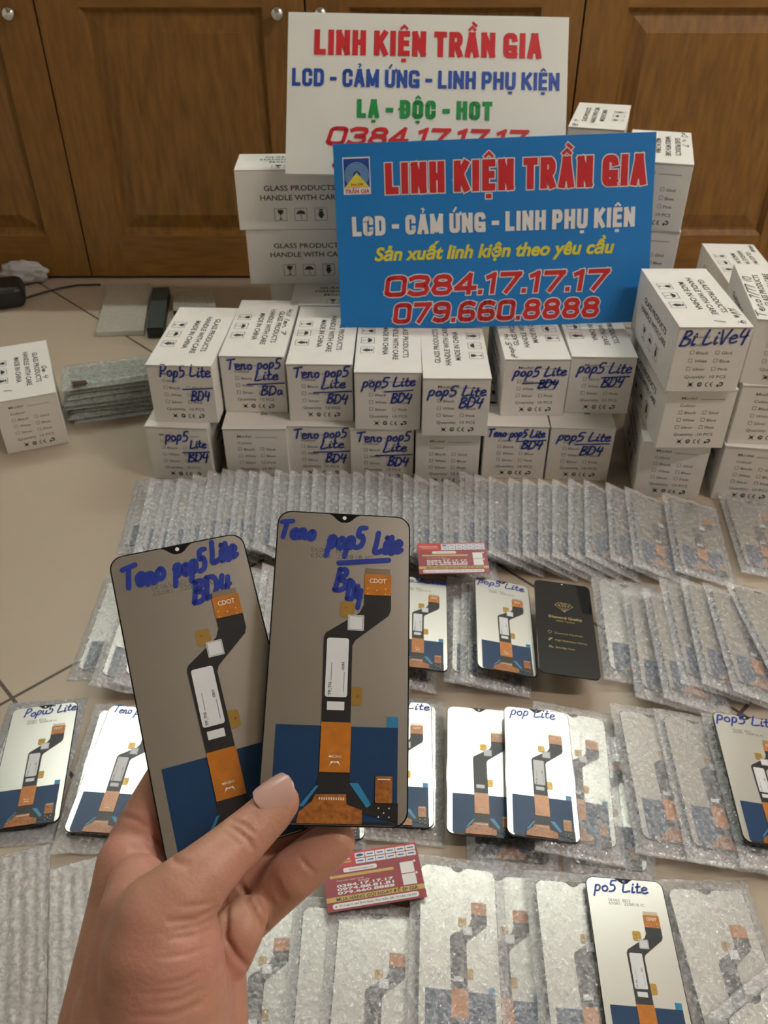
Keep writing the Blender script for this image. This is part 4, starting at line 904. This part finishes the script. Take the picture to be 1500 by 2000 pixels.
# ---------------------------------------------------------------- the hand
def hand():
    bm = bmesh.new(); bmesh.ops.create_icosphere(bm, subdivisions=3, radius=1); bm.verts.index_update()
    uv_ = [v.co.copy() for v in bm.verts]; uf_ = [tuple(v.index for v in f.verts) for f in bm.faces]; bm.free(); hb = MB()
    def ball(px, py, Z, r, sq=None):
        p = at_d(px, py, Z); R_ = r*Z/FOC
        hb.add([(p.x+R_*v.x, p.y+R_*v.y, p.z+R_*v.z) for v in uv_], uf_)
    def depth_of(Mx, px, py):
        n_ = Mx.col[2].to_3d(); e_ = Vector((0,0,EYE)); return n_.dot(Mx.translation-e_)/n_.dot(ray(px, py))
    def behind(pts, which):
        out = []
        for x, y, Z, r in pts:
            zz = max(depth_of(HELD[w], x, y) for w in which) + r*Z/FOC + .0036
            out.append((x, y, max(Z, zz), r))
        return out
    def chain(pts, step=.35):
        for (a, b_) in zip(pts, pts[1:]):
            d = math.hypot(a[0]-b_[0], a[1]-b_[1]) + abs(a[2]-b_[2])*4000
            n = max(2, int(d/(min(a[3], b_[3])*step)))
            for k in range(n+1):
                t = k/n; ball(*[a[i]*(1-t)+b_[i]*t for i in range(4)])
    # thumb: tip -> joint -> base -> ball of the thumb
    chain([(547,1567,.388,39),(528,1587,.386,44),(500,1614,.382,47),(472,1640,.378,51),(440,1668,.373,54),(400,1706,.366,62),(355,1752,.361,76),(318,1800,.360,98)])
    # thenar and heel
    chain([(318,1800,.360,98),(318,1860,.360,120),(318,1940,.360,125),(312,2030,.360,135)])
    chain([(256,1690,.408,68),(258,1780,.402,88),(258,1880,.392,112),(258,1990,.382,138),(265,2090,.374,150)])
    # radial edge: index metacarpal and finger running up behind the left screen
    chain([(292,1900,.386,112),(280,1800,.398,92),(266,1720,.406,72)])
    chain([(266,1720,.406,72)]+behind([(276,1650,.410,66),(305,1580,.414,56),(345,1500,.420,48),(392,1420,.428,45),(425,1350,.434,41),(440,1310,.438,36)], (1,)))
    # middle finger behind both screens
    chain([(350,1780,.418,72)]+behind([(390,1690,.424,60),(440,1590,.432,50),(490,1500,.438,47),(520,1420,.444,44),(535,1370,.448,38)], (0,1)))
    # ring finger
    chain([(390,1830,.416,66)]+behind([(440,1750,.420,56),(505,1680,.424,50),(575,1620,.428,46),(640,1570,.430,42),(675,1545,.430,36)], (0,1)))
    # little finger, curled towards the lower edge of the right screen
    chain([(400,1880,.400,66),(436,1856,.396,62),(466,1818,.394,50),(482,1792,.398,42)])
    chain([(440,1830,.418,56),(486,1784,.418,52),(524,1750,.416,51)]+behind([(575,1706,.408,50),(622,1668,.409,47),(655,1643,.409,40)], (0,)))
    chain([(270,1730,.388,60),(276,1790,.376,84),(276,1880,.372,108),(282,1980,.366,128)])
    # hollow of the palm and outer heel
    chain([(400,1880,.404,66),(410,1920,.396,72),(408,1990,.388,78)])
    chain([(350,1780,.412,80),(360,1880,.402,100),(350,1990,.392,120)])
    # wrist and forearm, leaving the frame
    chain([(300,1990,.372,158),(292,2080,.366,172),(285,2200,.360,180),(275,2400,.352,188),(262,2650,.345,196),(250,2900,.34,200)], .3)
    chain([(230,1960,.386,85),(222,2080,.378,100)])
    chain([(372,1990,.382,88),(372,2100,.376,100)])
    me = hb.mesh('hand', M['skin'])
    o = bpy.data.objects.new('tmp', me); COL.objects.link(o)
    r = o.modifiers.new('r', 'REMESH'); r.mode = 'VOXEL'; r.voxel_size = .0011
    s_ = o.modifiers.new('s', 'SMOOTH'); s_.factor = .5; s_.iterations = 14
    bpy.context.view_layer.update()
    me2 = bpy.data.meshes.new_from_object(o.evaluated_get(bpy.context.evaluated_depsgraph_get()))
    bpy.data.objects.remove(o)
    # creases pressed into the surface: polyline (pixel, depth), depth of crease, width
    CR = [([(440,1610,.368),(462,1622,.365),(485,1640,.365),(497,1662,.368)], .0011, .0011), ([(448,1600,.368),(478,1612,.365),(500,1632,.366)], .0008, .0009), ([(432,1620,.368),(452,1634,.365),(470,1652,.365)], .0006, .0009),
          ([(322,1664,.375),(345,1683,.36),(372,1690,.358)], .0012, .0014), ([(300,1630,.385),(316,1650,.38),(322,1672,.376)], .0010, .0013),
          ([(352,1770,.35),(395,1768,.352),(425,1760,.356)], .0006, .0010), ([(322,1800,.345),(380,1797,.35),(432,1770,.358)], .0010, .0011), ([(335,1818,.345),(395,1806,.35),(428,1786,.358)], .0006, .0010),
          ([(320,1836,.34),(380,1828,.345),(430,1806,.355)], .0005, .0009), ([(300,1872,.34),(360,1866,.34),(420,1846,.35)], .0004, .0009),
          ([(290,1960,.33),(350,1955,.335),(400,1930,.35)], .0006, .0011), ([(250,1985,.33),(330,1985,.33),(400,1958,.35)], .0006, .0011), ([(300,1925,.335),(360,1915,.34),(400,1895,.35)], .0005, .0010), ([(270,1942,.335),(340,1938,.34),(395,1914,.35)], .0004, .0009),
          ([(538,1716,.397),(548,1740,.398),(562,1762,.402)], .0011, .0011), ([(584,1672,.402),(598,1690,.402),(616,1708,.406)], .0010, .0010), ([(531,1722,.397),(541,1745,.398),(553,1766,.402)], .0006, .0009),
          ([(226,1590,.385),(262,1600,.384),(292,1618,.385)], .0007, .0013), ([(280,1640,.385),(300,1655,.382),(318,1676,.378)], .0009, .0013), ([(250,1650,.382),(285,1668,.38),(312,1694,.375)], .0007, .0012),
          ([(443,1752,.36),(441,1800,.36),(440,1832,.365),(462,1868,.38),(494,1900,.385)], .0022, .0014), ([(466,1722,.40),(484,1752,.40),(503,1788,.40),(522,1822,.40)], .0022, .0013)]
    segs = []
    for pl, dp, wd in CR:
        pw = [at_d(*p) for p in pl]; ray_n = []
        segs.append((pw, dp, wd))
    eye = Vector((0,0,EYE)); nor = [v.normal.copy() for v in me2.vertices]
    import numpy as np
    co = np.array([v.co[:] for v in me2.vertices]); nn = np.array([n[:] for n in nor]); e = np.array(eye[:])
    dirv = co-e; depth = np.linalg.norm(dirv, axis=1); dirv /= depth[:,None]; facing = -(nn*dirv).sum(1)
    disp = np.zeros(len(co))
    for pw, dp, wd in segs:
        q = [np.array((p-eye)[:]) for p in pw]; best = np.full(len(co), 9.); tt = np.zeros(len(co)); nseg = len(q)-1
        zd = np.mean([np.linalg.norm(a) for a in q])
        Q_ = [a/np.linalg.norm(a) for a in q]
        for k in range(nseg):
            a, b_ = Q_[k], Q_[k+1]; ab = b_-a; t = np.clip(((dirv-a)@ab)/(ab@ab), 0, 1); d = np.linalg.norm(dirv-(a+t[:,None]*ab), axis=1)*depth
            m_ = d < best; best = np.where(m_, d, best); tt = np.where(m_, (k+t)/nseg, tt)
        fall = np.sin(np.clip(tt,0,1)*np.pi)**.5; near = (facing > .15) & (depth < zd+.06)
        disp -= np.where(near, dp*np.exp(-(best/wd)**2)*fall - .12*dp*np.exp(-((best-2.1*wd)/wd)**2)*fall, 0)
    co2 = co + nn*disp[:,None]
    me2.vertices.foreach_set('co', co2.ravel()); me2.materials.clear(); me2.materials.append(M['skin'])
    me2.polygons.foreach_set('use_smooth', [True]*len(me2.polygons)); me2.update(); me2.name = 'hand'
    h = tag(link('hand', me2), 'left hand and wrist reaching in from below, thumb clamping two phone screens', 'hand')
    # thumb nail
    tip, bas = at_d(560,1549,.378), at_d(512,1582,.3735)
    yv = (tip-bas).normalized(); to_eye = (eye-(tip+bas)/2).normalized(); up_l = Vector((at_d(500,1530,.38)-at_d(540,1570,.38))).normalized()
    zv = (to_eye*.80+up_l*.42); zv = (zv-yv*zv.dot(yv)).normalized(); xv = yv.cross(zv)
    nb = MB(); n = 14; vs = []; Wn, Ln, Rn = .0160, .0185, .0092
    ctr = at_d(541,1562,.3885) + zv*.0012
    for j in range(n+1):
        for i in range(n+1):
            a = (i/n-.5)*2; b2_ = (j/n-.5)*2
            # superellipse outline
            k_ = (1-abs(b2_)**3.2)**(1/3.2) if abs(b2_) < 1 else 0; x_ = a*Wn/2*max(k_,.25); y_ = b2_*Ln/2
            z_ = math.sqrt(max(1e-9, Rn*Rn-x_*x_)) - .10*(b2_**2)*.006
            p = ctr + xv*x_ + yv*y_ + zv*z_; vs.append(p)
    nb.add(vs, [(j*(n+1)+i,j*(n+1)+i+1,(j+1)*(n+1)+i+1,(j+1)*(n+1)+i) for j in range(n) for i in range(n)])
    o = link('thumb_nail', nb.mesh('thumb_nail', M['nail'], True), h); o['label'] = 'pale pink thumb nail'
hand()
